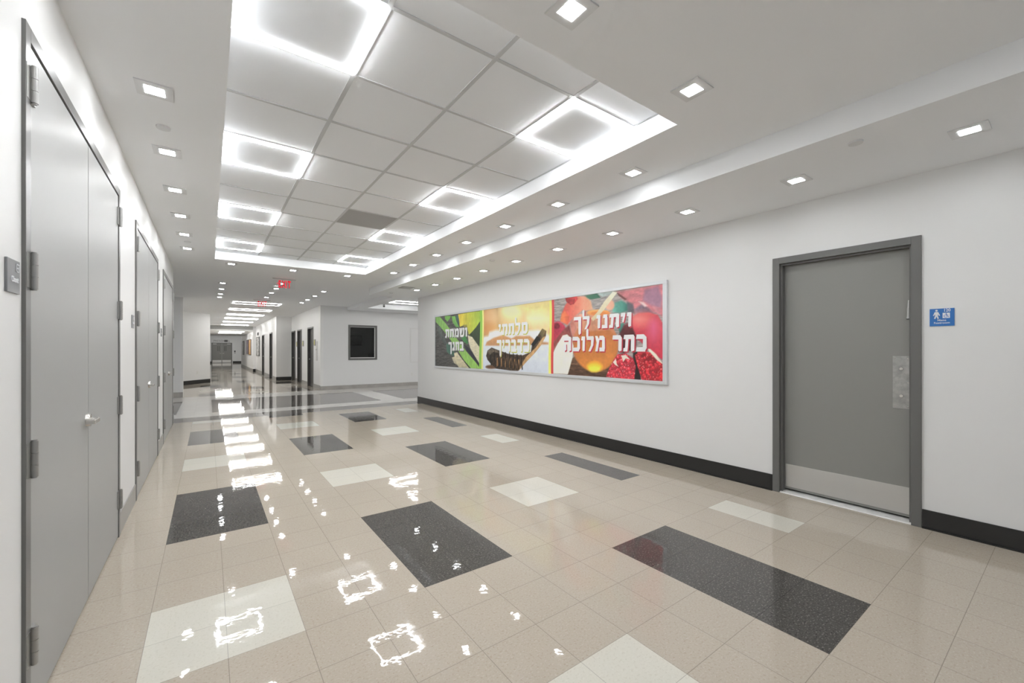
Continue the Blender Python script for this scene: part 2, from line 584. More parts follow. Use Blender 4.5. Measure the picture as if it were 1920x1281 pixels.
# base boards
def baseb(name, boxes, m):
    q = MB()
    for bx in boxes:
        q.box(*bx)
    return struct(q.build(name, M[m]))
baseb('baseboard_right', [(XR - 0.03, XR - 0.001, YB, DR0 - 0.01, 0, 0.46), (XR - 0.03, XR - 0.001, DR1 + 0.01, 33.08, 0, 0.5),
                          (XR - 0.07, XR - 0.001, YB, DR0 - 0.01, 0, 0.03), (XR - 0.07, XR - 0.001, DR1 + 0.01, 33.08, 0, 0.03)], 'base_black')
bb = [(XL + 0.001, XL + 0.025, YB, 7.08, 0, 0.5), (XL + 0.001, XL + 0.025, 13.5, 16.17, 0, 0.5),
      (XL + 0.001, XL + 0.025, 22.82, 25.26, 0, 0.5), (XL + 0.001, XL + 0.025, 31.76, YE + 0.02, 0, 0.5)]
baseb('baseboard_left', bb, 'base_sheen')
baseb('baseboard_window', [(9.9, 34, YH - 0.05, YH - 0.001, 0, 0.43)], 'base_stone')
baseb('baseboard_pillar', [(-14, -1.9, YH - 0.05, YH - 0.001, 0, 0.5)], 'base_stone')
bx = []
for X, y0, y1 in ((S1, YH, 68.8), (S2, 68.8, 101.3)):
    y = y0
    for hx, a, e in hall_doors:
        if hx == X:
            bx.append((X - 0.03, X - 0.001, y, a, 0, 0.5))
            y = e
    bx.append((X - 0.03, X - 0.001, y, y1, 0, 0.5))
bx.append((S3 - 0.03, S3 - 0.001, 101.3, 140, 0, 0.5))
baseb('baseboard_hall', bx, 'base_sheen')
baseb('baseboard_hall_faces', [(S2 - 0.03, S1 - 0.031, 68.76, 68.799, 0, 0.5), (S3 - 0.03, S2 - 0.031, 101.26, 101.299, 0, 0.5),
                               (6.95, 16, 175.95, 175.999, 0, 0.55), (0.2, 0.85, 175.95, 175.999, 0, 0.55)], 'base_black')
q = MB()
d = Vector((pb[0] - pa[0], pb[1] - pa[1], 0)).normalized()
nrm = Vector((d.y, -d.x, 0)) * 0.04
P0, P1 = Vector((*pa, 0)), Vector((*pb, 0))
q.quad([P0 + nrm, P1 + nrm, P1 + nrm + Vector((0, 0, 0.5)), P0 + nrm + Vector((0, 0, 0.5))])
q.quad([P0 + nrm + Vector((0, 0, 0.5)), P1 + nrm + Vector((0, 0, 0.5)), P1 + Vector((0, 0, 0.5)), P0 + Vector((0, 0, 0.5))])
struct(q.build('baseboard_slant', M['base_black'], fix=False))

# ------------------------------------------------------------------ closet doors on the left wall
def lever(parent):
    """return lever on the near leaf, origin at the spindle on the door face (x out of the door)"""
    h = MB()
    h.cyl((0, 0, 0), (0.055, 0, 0), 0.115, 0.105, 40)
    h.cyl((0.055, 0, 0), (0.15, 0, 0), 0.04, 0.035, 24)
    h.box(0.115, 0.165, -0.33, 0.045, -0.036, 0.036, 0, 0.012)
    h.box(0.04, 0.16, -0.335, -0.28, -0.034, 0.034, 0, 0.01)
    return h.build('lever_handle', M['nickel'], parent)

def closet_door(name, y0, y1, label, far_hinges=True):
    yc = (y0 + y1) / 2
    root = struct_empty(name, (XL, yc, 0), label)
    ha = (y1 - y0) / 2
    f = MB()
    fw = 0.17
    f.box(-0.30, 0.036, -ha, -ha + fw, 0, 8.17, 0, 0.006)
    f.box(-0.30, 0.036, ha - fw, ha, 0, 8.17, 0, 0.006)
    f.box(-0.30, 0.036, -ha + fw, ha - fw, 8.0, 8.17, 0, 0.006)
    f.build('door_frame', M['closet_frame'], root)
    bk = MB()
    bk.box(-0.30, -0.16, -ha + fw + 0.001, ha - fw - 0.001, 0, 7.999)
    bk.build('door_backing', M['black'], root)  # added black sheet stands in for the dark closet behind the gaps
    for s in (-1, 1):
        lf = MB()
        a, e = (-ha + fw + 0.015, -0.018) if s < 0 else (0.018, ha - fw - 0.015)
        lf.box(-0.13, 0.018, a, e, 0.03, 7.98, 0, 0.008)
        leaf = lf.build('door_leaf', M['closet'], root)
        for zc in (7.5, 5.31, 3.10, 0.90):
            h = MB()
            yb = s * (ha - fw)
            h.box(0.019, 0.040, yb - 0.15, yb + 0.15, zc - 0.2, zc + 0.2)
            for k in range(3):
                h.cyl((0.062, yb, zc - 0.21 + 0.142 * k), (0.062, yb, zc - 0.21 + 0.142 * k + 0.136), 0.036, None, 16)
            h.cyl((0.062, yb, zc - 0.225), (0.062, yb, zc + 0.225), 0.026, None, 12)
            h.build('hinge', M['hinge'], leaf)
        if s < 0:
            lv = lever(leaf)
            lv.location = Vector((0.018, -0.13, 3.17)) * FT
    return root
closet_door('door_1', 7.12, 13.46, 'tall grey double closet door nearest the camera on the left wall')
closet_door('door_2', 16.21, 22.78, 'middle grey double closet door on the left wall')
closet_door('door_3', 25.30, 31.72, 'farthest grey double closet door on the left wall')

# room signs beside the closets
def room_sign(y, z, label, digits):
    s = thing('room_sign', label, 'sign', (XL, y, z), 'small grey room signs on the left wall')
    p = MB()
    p.box(0.001, 0.022, -0.18, 0.18, -0.18, 0.18, 0, 0.003)
    p.build('plate', M['sign_grey'], s)
    e = MB()
    e.box(0.0225, 0.026, 0.06, 0.15, 0.135, 0.147)
    e.box(0.0225, 0.026, 0.06, 0.15, 0.055, 0.067)
    e.box(0.0225, 0.026, 0.06, 0.15, 0.096, 0.106)
    e.box(0.0225, 0.026, 0.06, 0.072, 0.055, 0.147)
    e.box(0.0225, 0.026, 0.138, 0.15, 0.055, 0.147)
    e.build('emblem', M['sign_white'], s)
    text_mesh('lettering', 'Closet', 0.085, M['sign_white'], s, (0.0245, 0.015, -0.06), (0, 1, 0), (0, 0, 1), 0.002, 0.9)
    return s
room_sign(6.81, 5.18, 'grey room sign at the left picture edge beside the nearest closet', '')
room_sign(15.68, 5.18, 'grey room sign between the nearest and middle closet doors', '')
room_sign(24.48, 5.18, 'grey room sign between the middle and farthest closet doors', '')

# ------------------------------------------------------------------ restroom door on the right wall
def restroom_door():
    root = struct_empty('door_4', (XR, (DR0 + DR1) / 2, 0), 'grey restroom door with steel kick plate in the right wall')
    ha = (DR1 - DR0) / 2
    fw = 0.19
    f = MB()
    f.box(-0.05, 0.46, -ha, -ha + fw, 0, DRZ, 0, 0.006)
    f.box(-0.05, 0.46, ha - fw, ha, 0, DRZ, 0, 0.006)
    f.box(-0.05, 0.46, -ha + fw, ha - fw, DRZ - fw, DRZ, 0, 0.006)
    f.box(0.06, 0.23, ha - fw - 0.05, ha - fw + 0.01, 0, DRZ - fw - 0.052)      # stop
    f.box(0.06, 0.23, -ha + fw - 0.01, -ha + fw + 0.05, 0, DRZ - fw - 0.052)
    f.box(0.06, 0.23, -ha + fw, ha - fw, DRZ - fw - 0.05, DRZ - fw + 0.01)
    f.build('door_frame', M['frame_grey'], root)
    lf = MB()
    lf.box(0.24, 0.39, -ha + fw + 0.01, ha - fw - 0.01, 0.10, DRZ - fw - 0.01, 0, 0.004)
    leaf = lf.build('door_leaf', M['door_grey'], root)
    k = MB()
    k.box(0.225, 0.239, -ha + fw + 0.06, ha - fw - 0.07, 0.17, 0.86, 0, 0.003)
    for i in range(8):
        for zz in (0.21, 0.82):
            yy = -ha + fw + 0.12 + i * (2 * ha - 2 * fw - 0.25) / 7
            k.cyl((0.225, yy, zz), (0.219, yy, zz), 0.012, None, 8)
    k.build('kick_plate', M['steel'], leaf)
    p = MB()
    y0, y1 = -ha + fw + 0.055, -ha + fw + 0.40
    p.box(0.225, 0.239, y0, y1, 2.87, 4.23, 0, 0.003)
    pl = p.build('lock_plate', M['worn_steel'], leaf)
    ym = (y0 + y1) / 2
    for zz in (3.9, 3.2):
        c_ = MB()
        c_.cyl((0.2245, ym, zz), (0.19, ym, zz), 0.042, 0.036, 24)
        c_.box(0.186, 0.191, ym - 0.004, ym + 0.004, zz - 0.016, zz + 0.016, 0)
        c_.build('lock_cylinder', M['nickel'], pl)
    s = MB()
    for zz in (2.93, 3.55, 4.17):
        for yy in (y0 + 0.05, y1 - 0.05):
            s.cyl((0.2245, yy, zz), (0.218, yy, zz), 0.013, None, 10)
    s.build('plate_screws', M['nickel'], pl)
    d_ = MB()
    yy = -ha + fw + 0.05 + 0.03
    d_.cyl((0.19, yy, 5.24), (0.19, yy, 5.46), 0.045, 0.04, 20)
    d_.cyl((0.19, yy, 5.46), (0.20, yy, 5.66), 0.035, 0.02, 20)
    d_.cyl((0.19, yy, 5.19), (0.19, yy, 5.24), 0.05, 0.05, 20)
    d_.cyl((0.195, yy, 5.28), (0.24, yy, 5.28), 0.02, None, 12)
    d_.cyl((0.195, yy, 5.6), (0.24, yy, 5.6), 0.015, None, 12)
    dc = d_.build('door_catch', M['hinge'], leaf)
    d_ = MB()
    d_.cyl((0.19, yy, 5.165), (0.19, yy, 5.189), 0.047, 0.05, 20)
    d_.build('rubber_tip', M['black'], dc)
    th = MB()
    th.prism([(-0.02, 0), (-0.005, 0.03), (0.20, 0.045), (0.40, 0.045), (0.40, 0)],
             lambda u, v, dd: (u, -ha + fw + dd, v), 2 * ha - 2 * fw)
    th.build('threshold', M['marble'], root)
restroom_door()
q = MB()
q.box(XR + 0.56, XR + 3, 0.5, 0.6, -0.01, 8.5)
q.box(XR + 0.56, XR + 3, 7.0, 7.1, -0.01, 8.5)
q.box(XR + 2.9, XR + 3, 0.6, 7.0, -0.01, 8.5)
q.box(XR + 0.56, XR + 3, 0.6, 7.0, -0.1, -0.01)
q.box(XR + 0.56, XR + 3, 0.5, 7.1, 8.5, 8.6)
struct(q.build('wall_restroom', M['dark']))

def restroom_sign():
    s = thing('restroom_sign', 'small blue men’s restroom sign beside the grey door', 'sign', (XR, 2.01, 5.175))
    p = MB()
    p.box(-0.02, -0.001, -0.21, 0.21, -0.21, 0.21, 0, 0.003)
    p.build('plate', M['sign_blue'], s)
    fn = lambda u, v, d: (-0.0205 - d, -u, v)
    m = MB()
    cx = -0.09
    n = 16
    fm = lambda k: (lambda u, v, d: (-0.0205 - 0.0007 * k - d, -u, v))
    m.prism([(cx + 0.022 * math.cos(a * 2 * math.pi / n), 0.163 + 0.022 * math.sin(a * 2 * math.pi / n)) for a in range(n)], fm(0), 0.003)
    m.prism([(cx - 0.03, 0.13), (cx + 0.03, 0.13), (cx + 0.022, 0.02), (cx - 0.022, 0.02)], fm(1), 0.003)
    m.prism([(cx - 0.03, 0.13), (cx - 0.022, 0.09), (cx - 0.045, 0.035), (cx - 0.062, 0.043)], fm(2), 0.003)
    m.prism([(cx + 0.03, 0.13), (cx + 0.062, 0.043), (cx + 0.045, 0.035), (cx + 0.022, 0.09)], fm(3), 0.003)
    m.prism([(cx - 0.024, 0.04), (cx + 0.002, 0.03), (cx - 0.018, -0.035), (cx - 0.042, -0.03)], fm(4), 0.003)
    m.prism([(cx + 0.024, 0.04), (cx + 0.042, -0.03), (cx + 0.018, -0.035), (cx - 0.002, 0.03)], fm(5), 0.003)
    m.build('man_symbol', M['sign_white'], s)
    text_mesh('number', '120', 0.10, M['sign_white'], s, (-0.0215, -0.0875, 0.132), (0, -1, 0), (0, 0, 1), 0.002, 0.80)
    m = MB()
    m.prism([(0.014, -0.023), (0.1365, -0.023), (0.1365, 0.103), (0.014, 0.103)], fn, 0.002)
    wb = m.build('wheelchair_symbol', M['sign_white'], s)
    m = MB()
    fn2 = lambda u, v, d: (-0.0228 - d, -u, v)
    wx, wz, R = 0.066, 0.026, 0.034
    for a in range(20):
        t0, t1 = math.radians(110 + a * 11.5), math.radians(110 + (a + 1) * 11.5)
        m.prism([(wx + R * math.cos(t0), wz + R * math.sin(t0)), (wx + R * math.cos(t1), wz + R * math.sin(t1)),
                 (wx + (R - 0.009) * math.cos(t1), wz + (R - 0.009) * math.sin(t1)), (wx + (R - 0.009) * math.cos(t0), wz + (R - 0.009) * math.sin(t0))], fn2, 0.002)
    m.prism([(0.068, 0.072), (0.082, 0.072), (0.078, 0.034), (0.066, 0.034)], fn2, 0.002)
    m.prism([(0.066, 0.042), (0.1, 0.042), (0.1, 0.032), (0.066, 0.032)], fn2, 0.002)
    m.prism([(0.095, 0.042), (0.104, 0.042), (0.118, -0.003), (0.108, -0.006)], fn2, 0.002)
    m.prism([(0.078, 0.06), (0.108, 0.06), (0.108, 0.052), (0.078, 0.052)], fn2, 0.002)
    m.prism([(0.075 + 0.011 * math.cos(a * math.pi / 5), 0.084 + 0.011 * math.sin(a * math.pi / 5)) for a in range(10)], fn2, 0.002)
    m.build('wheelchair_figure', M['sign_blue'], wb)
    text_mesh('lettering', 'Mens', 0.066, M['sign_white'], s, (-0.0215, 0.0, -0.092), (0, -1, 0), (0, 0, 1), 0.0006, 1.08)
    text_mesh('lettering', 'Restroom', 0.066, M['sign_white'], s, (-0.0215, 0.0, -0.155), (0, -1, 0), (0, 0, 1), 0.0006, 1.03)
restroom_sign()

# ------------------------------------------------------------------ the long picture on the right wall
# printed picture: outlines in feet from the lower left corner of the print
ART=[
('p',[(-0.33,4.2),(6.99,3.87),(6.99,-0.14),(-0.33,-0.43)],(74,74,72),(88,84,80),'u',0.0,0.45,1.2,9),
('p',[(0.02,3.79),(0.83,3.73),(1.81,3.15),(2.75,2.53),(3.74,1.84),(4.86,1.09),(6.08,0.39),(6.58,0.02),(5.31,-0.03),(4.5,0.49),(3.55,1.23),(2.34,2.06),(1.27,2.73),(0.08,3.39)],(126,182,84),(150,196,92),'u',0.05,0.12,6,2),
('p',[(1.81,1.62),(2.44,1.86),(3.15,1.28),(3.05,0.8),(2.55,0.84),(1.92,1.08)],(74,118,100),(60,96,84),'u',0.08,0.1,2,2),
('p',[(0.14,3.13),(0.83,3.0),(1.92,1.77),(1.6,1.58),(0.71,2.3)],(96,104,98),(70,78,76),'v',0.06,0.2,2,2),
('p',[(1.6,3.75),(2.55,3.7),(2.44,3.51),(2.02,3.31),(1.65,3.51)],(116,186,72),(100,160,70),'u',0.04,0.1,2,2),
('p',[(2.65,3.65),(3.2,3.64),(3.35,3.31),(3.79,2.82),(3.3,2.86),(2.85,3.19)],(124,192,76),(96,160,80),'v',0.04,0.1,2,2),
('p',[(3.25,3.6),(3.64,3.71),(3.84,2.86),(3.55,3.06)],(56,104,92),(60,80,76),'v',0.04,0.1,2,2),
('p',[(3.64,3.73),(5.22,3.76),(6.66,3.74),(6.66,3.12),(6.08,2.71),(5.57,2.43),(5.13,2.24),(4.91,2.77),(4.5,2.92),(3.88,2.84),(3.79,3.28)],(230,200,48),(158,190,62),'u',0.04,0.1,2,1),
('p',[(4.31,2.95),(4.86,2.94),(4.91,2.77),(4.5,2.79)],(150,140,60),(150,140,60),'u',0.06,0.0,2,2),
('p',[(5.18,2.22),(5.57,2.43),(6.08,2.71),(6.58,3.08),(6.58,1.4),(6.0,1.71),(5.48,1.98)],(66,84,58),(54,66,54),'v',0.04,0.15,8,2),
('p',[(5.0,2.22),(5.57,2.09),(6.08,1.71),(6.58,1.36),(6.58,0.19),(6.08,0.66),(5.31,1.36),(5.09,1.77)],(214,206,176),(196,190,160),'v',0.05,0.1,2,8),
('p',[(3.93,2.21),(4.5,2.33),(5.04,1.77),(4.95,1.59),(4.4,1.82)],(70,150,70),(56,120,70),'u',0.05,0.1,2,2),
('p',[(4.5,1.59),(5.04,1.41),(5.57,1.09),(6.48,0.34),(6.38,0.21),(5.66,0.65),(4.86,1.14)],(48,52,62),(44,46,58),'v',0.04,0.1,2,2),
('p',[(3.03,1.0),(3.5,1.06),(3.74,0.9),(4.59,0.4),(5.4,-0.01),(3.74,0.0),(3.4,0.26),(3.15,0.61)],(216,206,176),(190,182,150),'v',0.05,0.12,2,8),
('p',[(2.7,0.68),(3.1,0.75),(3.35,0.33),(3.55,0.15),(3.05,0.28)],(206,196,168),(180,170,140),'v',0.05,0.1,2,2),
('p',[(3.64,0.95),(3.84,0.85),(5.44,-0.02),(5.22,-0.03)],(40,40,44),(40,40,44),'v',0.03,0.0,2,2),
('p',[(6.91,4.09),(13.57,3.84),(13.57,-0.07),(6.91,-0.1)],(212,220,228),(206,212,222),'v',0,0.03,2,2),
('p',[(6.91,4.09),(13.57,3.84),(13.57,1.66),(11.71,2.21),(9.83,2.2),(7.54,2.02),(6.91,1.95)],(204,158,98),(230,208,146),'u',0.1,0.06,1,1),
('p',[(11.11,3.35),(11.08,3.21),(11.01,3.08),(10.88,2.97),(10.71,2.87),(10.51,2.81),(10.28,2.77),(10.03,2.77),(9.78,2.8),(9.54,2.86),(9.32,2.95),(9.13,3.07),(8.99,3.21),(8.9,3.36),(8.87,3.51),(8.9,3.66),(8.99,3.8),(9.13,3.92),(9.32,4.01),(9.54,4.07),(9.78,4.09),(10.03,4.08),(10.28,4.04),(10.51,3.97),(10.71,3.88),(10.88,3.76),(11.01,3.63),(11.08,3.49)],(246,240,190),(244,226,160),'v',0.8,0.0,2,2),
('p',[(10.67,3.72),(13.57,3.74),(13.57,3.03),(12.28,3.04),(11.41,3.25)],(226,216,140),(220,206,126),'u',0.5,0.05,2,2),
('p',[(13.47,2.83),(13.44,2.76),(13.37,2.7),(13.26,2.65),(13.11,2.61),(12.93,2.58),(12.72,2.57),(12.5,2.57),(12.28,2.59),(12.07,2.62),(11.87,2.67),(11.7,2.73),(11.58,2.8),(11.5,2.88),(11.47,2.95),(11.5,3.02),(11.58,3.09),(11.7,3.14),(11.87,3.18),(12.07,3.21),(12.28,3.22),(12.5,3.21),(12.72,3.18),(12.93,3.14),(13.11,3.09),(13.26,3.03),(13.37,2.97),(13.44,2.9)],(246,236,188),(240,226,170),'u',0.6,0.0,2,2),
('p',[(8.51,3.3),(8.49,3.19),(8.43,3.09),(8.33,3.0),(8.21,2.93),(8.05,2.88),(7.88,2.85),(7.69,2.85),(7.5,2.87),(7.32,2.92),(7.16,2.99),(7.02,3.08),(6.91,3.18),(6.85,3.29),(6.83,3.41),(6.85,3.52),(6.91,3.62),(7.02,3.71),(7.16,3.78),(7.32,3.83),(7.5,3.85),(7.69,3.85),(7.88,3.82),(8.05,3.77),(8.21,3.7),(8.33,3.61),(8.43,3.51),(8.49,3.41)],(214,160,100),(226,194,146),'u',0.5,0.0,2,2),
('p',[(8.51,2.52),(8.49,2.44),(8.43,2.37),(8.33,2.3),(8.21,2.25),(8.05,2.21),(7.88,2.19),(7.69,2.18),(7.5,2.2),(7.32,2.23),(7.16,2.28),(7.02,2.35),(6.91,2.42),(6.85,2.51),(6.83,2.6),(6.85,2.68),(6.91,2.76),(7.02,2.83),(7.16,2.88),(7.32,2.92),(7.5,2.93),(7.69,2.93),(7.88,2.91),(8.05,2.88),(8.21,2.83),(8.33,2.76),(8.43,2.69),(8.49,2.61)],(200,130,70),(226,180,110),'u',0.4,0.0,2,2),
('p',[(6.99,2.06),(7.54,2.1),(7.69,2.35),(8.44,2.45),(10.16,2.26),(11.71,2.28),(12.5,2.29),(13.36,1.94),(13.36,1.39),(6.99,1.44)],(226,230,234),(216,220,226),'v',0.18,0.03,2,2),
('p',[(7.22,1.5),(7.38,1.73),(8.14,1.96),(9.15,2.12),(10.03,1.88),(10.48,2.02),(11.71,1.99),(12.28,1.69),(13.26,1.6),(13.26,1.5),(11.71,1.48),(9.83,1.45)],(206,154,98),(186,134,92),'v',0.1,0.06,2,2),
('p',[(6.91,1.44),(13.36,1.46),(13.36,0.02),(6.91,-0.01)],(214,220,228),(200,208,220),'v',0.12,0.03,2,2),
('p',[(8.58,0.19),(8.57,0.17),(8.52,0.14),(8.44,0.12),(8.34,0.09),(8.21,0.08),(8.07,0.06),(7.92,0.05),(7.77,0.05),(7.62,0.05),(7.49,0.06),(7.38,0.08),(7.29,0.1),(7.24,0.12),(7.22,0.15),(7.24,0.17),(7.29,0.2),(7.38,0.23),(7.49,0.25),(7.62,0.27),(7.77,0.28),(7.92,0.29),(8.07,0.29),(8.21,0.28),(8.34,0.27),(8.44,0.26),(8.52,0.24),(8.57,0.22)],(110,78,56),(110,78,56),'u',0.1,0.0,2,2),
('p',[(7.3,0.85),(7.46,1.18),(7.92,1.37),(8.51,1.24),(9.83,0.97),(11.11,0.92),(11.82,1.11),(11.91,1.48),(12.39,1.97),(12.78,2.34),(13.1,2.21),(13.07,1.95),(12.67,1.47),(12.22,1.11),(11.35,0.52),(10.67,0.03),(9.96,0.02),(8.44,0.08),(7.92,0.31),(7.46,0.6)],(52,44,38),(96,76,58),'u',0.03,0.55,5,4),
('p',[(12.22,1.11),(12.67,1.47),(13.07,1.95),(12.83,1.89),(12.22,1.33),(11.41,0.85),(10.99,0.44),(10.74,0.05),(11.35,0.52)],(186,146,96),(200,160,108),'u',0.04,0.15,3,3),
('p',[(11.85,1.51),(12.34,1.97),(12.61,1.82),(12.05,1.37)],(36,38,40),(40,40,40),'u',0.04,0.1,2,2),
('p',[(12.5,2.07),(12.78,2.33),(13.05,2.21),(12.83,1.85)],(96,90,66),(150,130,80),'u',0.04,0.2,2,2),
('p',[(8.51,0.74),(8.7,0.78),(8.65,0.25),(8.48,0.21)],(180,136,84),(120,84,54),'v',0.05,0.3,4,3),
('p',[(8.95,0.72),(9.14,0.76),(9.09,0.24),(8.93,0.2)],(180,136,84),(120,84,54),'v',0.05,0.3,4,3),
('p',[(9.39,0.7),(9.56,0.74),(9.52,0.22),(9.36,0.19)],(180,136,84),(120,84,54),'v',0.05,0.3,4,3),
('p',[(9.81,0.69),(9.98,0.73),(9.94,0.2),(9.78,0.18)],(180,136,84),(120,84,54),'v',0.05,0.3,4,3),
('p',[(10.21,0.67),(10.38,0.71),(10.34,0.18),(10.19,0.17)],(180,136,84),(120,84,54),'v',0.05,0.3,4,3),
('p',[(10.61,0.65),(10.77,0.69),(10.74,0.17),(10.59,0.16)],(180,136,84),(120,84,54),'v',0.05,0.3,4,3),
('p',[(7.69,1.23),(7.78,1.23),(7.95,0.27),(7.84,0.25)],(30,26,24),(30,26,24),'v',0.04,0.3,4,4),
('p',[(8.13,1.19),(8.22,1.2),(8.38,0.25),(8.28,0.23)],(30,26,24),(30,26,24),'v',0.04,0.3,4,4),
('p',[(8.55,1.15),(8.64,1.16),(8.8,0.23),(8.7,0.21)],(30,26,24),(30,26,24),'v',0.04,0.3,4,4),
('p',[(8.97,1.12),(9.05,1.12),(9.21,0.21),(9.11,0.19)],(30,26,24),(30,26,24),'v',0.04,0.3,4,4),
('p',[(9.37,1.08),(9.45,1.09),(9.6,0.2),(9.51,0.17)],(30,26,24),(30,26,24),'v',0.04,0.3,4,4),
('p',[(9.77,1.05),(9.85,1.06),(9.99,0.18),(9.9,0.16)],(30,26,24),(30,26,24),'v',0.04,0.3,4,4),
('p',[(10.15,1.02),(10.23,1.02),(10.37,0.16),(10.28,0.14)],(30,26,24),(30,26,24),'v',0.04,0.3,4,4),
('p',[(10.52,0.98),(10.6,0.99),(10.74,0.14),(10.65,0.12)],(30,26,24),(30,26,24),'v',0.04,0.3,4,4),
('p',[(10.89,0.95),(10.96,0.96),(11.1,0.13),(11.01,0.1)],(30,26,24),(30,26,24),'v',0.04,0.3,4,4),
('p',[(7.46,1.14),(7.88,1.34),(8.44,1.22),(9.15,1.06),(9.08,0.98),(8.14,1.1),(7.69,0.89)],(110,98,84),(84,74,64),'u',0.03,0.4,6,4),
('p',[(13.57,3.84),(20.01,3.82),(20.01,-0.02),(13.57,-0.05)],(156,150,146),(150,140,138),'v',0,0.28,1.5,14),
('p',[(17.73,3.73),(20.01,3.78),(20.01,2.47),(19.65,2.67),(19.02,2.75),(18.44,2.86),(18.26,3.25),(17.93,3.48)],(186,112,116),(206,120,130),'u',0.12,0.15,2,6),
('p',[(19.15,3.64),(19.77,3.71),(19.95,3.23),(19.89,2.82),(19.44,3.0),(19.06,3.21)],(152,106,128),(168,126,150),'v',0.12,0.12,2,2),
('p',[(18.58,2.85),(19.02,3.07),(19.36,2.86),(19.52,2.67),(18.67,2.7)],(140,122,140),(110,84,100),'u',0.1,0.15,2,2),
('p',[(18.84,3.2),(19.1,3.14),(19.27,2.98),(19.15,2.95)],(226,196,196),(226,196,196),'u',0.06,0.0,2,2),
('p',[(19.52,2.92),(19.95,2.85),(19.95,2.64),(19.73,2.68)],(214,150,160),(190,110,120),'u',0.08,0.1,2,2),
('p',[(17.71,3.69),(17.83,3.64),(18.26,3.35),(18.16,3.32),(17.83,3.54)],(106,58,56),(106,58,56),'u',0.03,0.0,2,2),
('p',[(15.83,3.74),(16.61,3.78),(16.82,3.56),(16.28,3.54),(15.94,3.61)],(70,128,100),(46,96,76),'u',0.04,0.1,2,2),
('p',[(16.61,3.78),(17.54,3.79),(17.54,3.65),(16.93,3.58)],(178,200,196),(160,170,165),'u',0.06,0.1,2,2),
('p',[(15.3,3.77),(15.89,3.71),(16.23,3.45),(16.34,3.07),(15.94,3.02),(15.72,3.08),(15.12,2.78),(14.69,2.45),(14.17,2.66),(14.27,3.01),(14.5,3.39),(14.75,3.63)],(206,66,60),(240,176,136),'u',0.08,0.08,2,2),
('p',[(14.17,2.66),(14.27,3.01),(14.5,3.17),(14.81,2.84),(14.69,2.45)],(226,132,70),(210,90,60),'u',0.1,0.1,2,2),
('p',[(14.53,3.78),(15.3,3.79),(15.39,3.65),(15.12,3.42),(14.88,3.4),(14.59,3.6)],(150,40,44),(206,60,56),'u',0.05,0.25,4,4),
('p',[(14.84,2.49),(15.12,2.82),(15.6,2.96),(15.94,2.77),(15.83,2.15),(15.0,1.83)],(186,110,96),(226,176,150),'u',0.1,0.1,2,2),
('p',[(14.59,2.11),(14.58,1.99),(14.53,1.89),(14.46,1.79),(14.36,1.72),(14.25,1.66),(14.12,1.62),(13.98,1.61),(13.84,1.63),(13.7,1.67),(13.58,1.73),(13.47,1.82),(13.39,1.92),(13.35,2.03),(13.33,2.15),(13.35,2.27),(13.39,2.38),(13.47,2.48),(13.58,2.55),(13.7,2.61),(13.84,2.64),(13.98,2.65),(14.12,2.63),(14.25,2.58),(14.36,2.51),(14.46,2.43),(14.53,2.33),(14.58,2.22)],(196,56,84),(176,50,70),'v',0.1,0.15,2,2),
('p',[(14.14,2.41),(14.14,2.38),(14.12,2.35),(14.09,2.32),(14.06,2.29),(14.01,2.28),(13.96,2.27),(13.91,2.27),(13.86,2.27),(13.81,2.29),(13.76,2.31),(13.73,2.33),(13.7,2.37),(13.68,2.4),(13.67,2.44),(13.68,2.47),(13.7,2.5),(13.73,2.53),(13.76,2.56),(13.81,2.57),(13.86,2.58),(13.91,2.58),(13.96,2.58),(14.01,2.56),(14.06,2.54),(14.09,2.51),(14.12,2.48),(14.14,2.45)],(110,30,46),(110,30,46),'v',0.08,0.3,2,2),
('p',[(13.64,1.59),(14.37,2.2),(14.81,2.45),(15.0,1.83),(14.37,1.94),(13.98,1.59),(13.65,1.14)],(120,62,60),(150,80,70),'v',0.08,0.2,2,2),
('p',[(17.41,3.22),(17.97,3.32),(18.39,3.09),(18.33,2.84),(17.83,2.8),(17.51,2.86)],(104,176,160),(48,112,98),'u',0.08,0.12,2,2),
('p',[(18.26,3.25),(18.58,3.11),(18.67,2.7),(18.3,2.76)],(90,100,106),(96,80,90),'u',0.08,0.1,2,2),
('p',[(17.78,2.3),(18.12,2.36),(18.07,2.02),(17.88,1.91)],(72,140,124),(60,110,100),'v',0.05,0.0,2,2),
('p',[(18.12,2.28),(18.58,2.41),(18.8,1.96),(18.71,1.3),(18.12,1.07),(17.83,1.15),(17.83,1.84)],(104,44,48),(74,36,40),'v',0.1,0.2,2,2),
('p',[(17.61,3.16),(17.6,3.11),(17.58,3.06),(17.55,3.02),(17.51,2.99),(17.46,2.96),(17.4,2.95),(17.34,2.95),(17.27,2.96),(17.22,2.98),(17.16,3.01),(17.12,3.06),(17.08,3.1),(17.06,3.16),(17.06,3.21),(17.06,3.26),(17.08,3.31),(17.12,3.35),(17.16,3.39),(17.22,3.41),(17.27,3.42),(17.34,3.42),(17.4,3.41),(17.46,3.39),(17.51,3.35),(17.55,3.31),(17.58,3.26),(17.6,3.21)],(226,180,150),(216,160,130),'u',0.08,0.0,2,2),
('p',[(14.81,0.7),(15.3,0.97),(17.64,0.76),(17.78,0.61),(17.13,0.0),(14.69,0.0)],(112,84,64),(86,62,48),'v',0.05,0.4,1.5,16),
